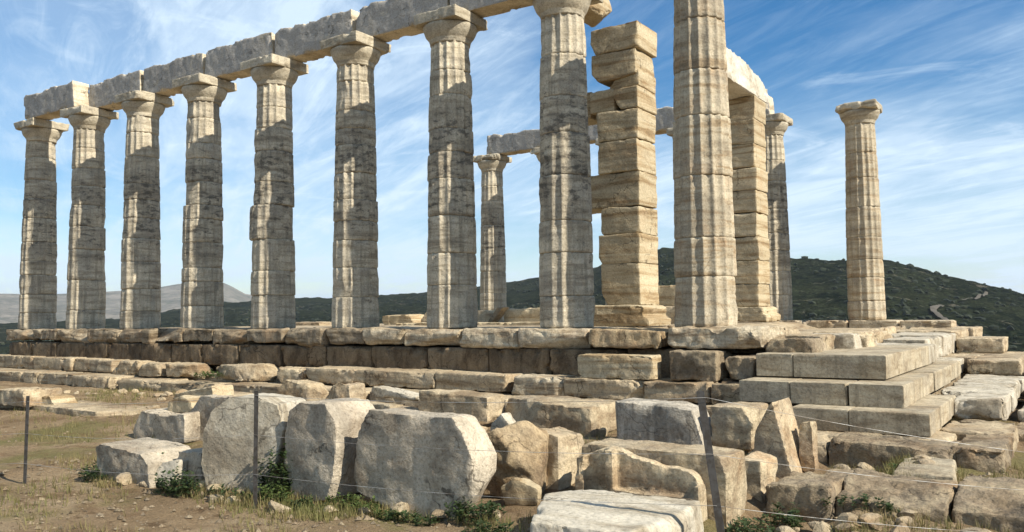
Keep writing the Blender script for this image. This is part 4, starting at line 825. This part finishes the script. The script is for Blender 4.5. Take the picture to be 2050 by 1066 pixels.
# rubble: small broken chips between the blocks, uncountable, one object
def rubble(n_, boxes, smin, smax, seed, mat, name, label):
    g = np.random.default_rng(seed); bm = bmesh.new(); bmesh.ops.create_icosphere(bm, subdivisions=2, radius=1.0)
    base = np.array([v.co for v in bm.verts]); fc = np.array([[v.index for v in f.verts] for f in bm.faces]); bm.free(); V = []; Fc = []; off = 0
    for (xa, xb, ya, yb, zadd, k) in boxes:
        for _ in range(k):
            x, y = g.uniform(xa, xb), g.uniform(ya, yb); sz = smin + (smax - smin) * g.random() ** 2.5
            v = base.copy()
            for _c in range(7):                                   # knock flats off the lump
                nrm = g.normal(size=3); nrm /= np.linalg.norm(nrm); d = g.uniform(.35, .8); e = np.clip(v @ nrm - d, 0, None); v = v - e[:, None] * nrm
            v = v * np.array([g.uniform(.8, 1.5), g.uniform(.7, 1.2), g.uniform(.5, .85)]); a = g.uniform(0, 6.28); c, s_ = np.cos(a), np.sin(a)
            v = np.stack([v[:, 0] * c - v[:, 1] * s_, v[:, 0] * s_ + v[:, 1] * c, v[:, 2]], -1) * sz
            z0 = gz1(x, y) if zadd is None else zadd; V.append(v + np.array([x, y, z0 + sz * .25])); Fc.append(fc + off); off += len(base)
    return tag(mesh_obj(name, np.concatenate(V), np.concatenate(Fc), mat, None, False), label, name, kind='stuff')
rubble(0, [(-8.5, -1.5, -4.6, -2.0, None, 130), (-1.5, 2.6, -4.4, -2.4, None, 60), (-13.5, -7.5, -3.0, -1.9, None, 60), (1.0, 2.7, -5.6, -4.2, None, 30), (-11.4, -10.4, -1.2, -.8, -1.05, 14), (2.6, 3.9, -4.2, -3.0, None, 25), (2.7, 4.6, -5.9, -5.2, None, 45), (-3.6, 1.0, -7.6, -6.6, None, 40)], .025, .13, 5, M['block'], 'rubble', 'small broken stone chips strewn between the blocks')
rubble(0, [(1.05, 2.0, -.9, 4.0, -.40, 45), (-1.6, .9, -1.1, -.7, -.77, 12), (3.1, 3.4, -1.2, 5.0, -1.20, 30), (-20, -1, .7, 2.0, -.06, 60)], .02, .09, 6, M['step'], 'rubble', 'stone chips lying on the steps and the temple floor')

# scrub bushes on the slopes: one uncountable mass
g = np.random.default_rng(4); NB_ = 5200
az_ = np.radians(g.uniform(90, 158, NB_)); r_ = 230 + 1000 * g.random(NB_) ** 1.3; bx_, by_ = CAM.x + r_ * np.cos(az_), CAM.y + r_ * np.sin(az_); bz_ = ground_z(bx_, by_)
keep = fbm(np.stack([bx_, by_, 0 * bx_], -1) / 60.0, 91, 3) > -.25
bm = bmesh.new(); bmesh.ops.create_icosphere(bm, subdivisions=1, radius=1.0); base = np.array([v.co for v in bm.verts]); fc = np.array([[v.index for v in f.verts] for f in bm.faces]); bm.free(); V = []; Fc = []; off = 0
for x, y, z in zip(bx_[keep], by_[keep], bz_[keep]):
    sz = g.uniform(.8, 2.6); v = base * g.uniform(.6, 1.25, (len(base), 1)) * np.array([sz * g.uniform(.8, 1.5), sz, sz * g.uniform(.5, .9)]) + np.array([x, y, z + sz * .2]); V.append(v); Fc.append(fc + off); off += len(base)
tag(mesh_obj('scrub', np.concatenate(V), np.concatenate(Fc), M['scrub_leaf'], None, False), 'dark bushes dotted over the hills', 'scrub', kind='stuff')

# ------------------------------------------------------------------ haze
hb = bm_box(-12500, 12500, -12500, 12500, -64, 330); me = bpy.data.meshes.new('haze'); hb.to_mesh(me); hb.free()
hm = bpy.data.materials.new('pale air'); hm.use_nodes = True; t = hm.node_tree
for n in list(t.nodes): t.nodes.remove(n)
ou = t.nodes.new('ShaderNodeOutputMaterial'); pv = t.nodes.new('ShaderNodeVolumePrincipled'); pv.inputs['Color'].default_value = (0.80, 0.88, 1.0, 1); pv.inputs['Density'].default_value = 0.00006
pv.inputs['Anisotropy'].default_value = 0.2; t.links.new(pv.outputs[0], ou.inputs['Volume']); me.materials.append(hm)
o = bpy.data.objects.new('haze', me); COL.objects.link(o); tag(o, 'thin pale haze in the air', 'haze', kind='stuff')
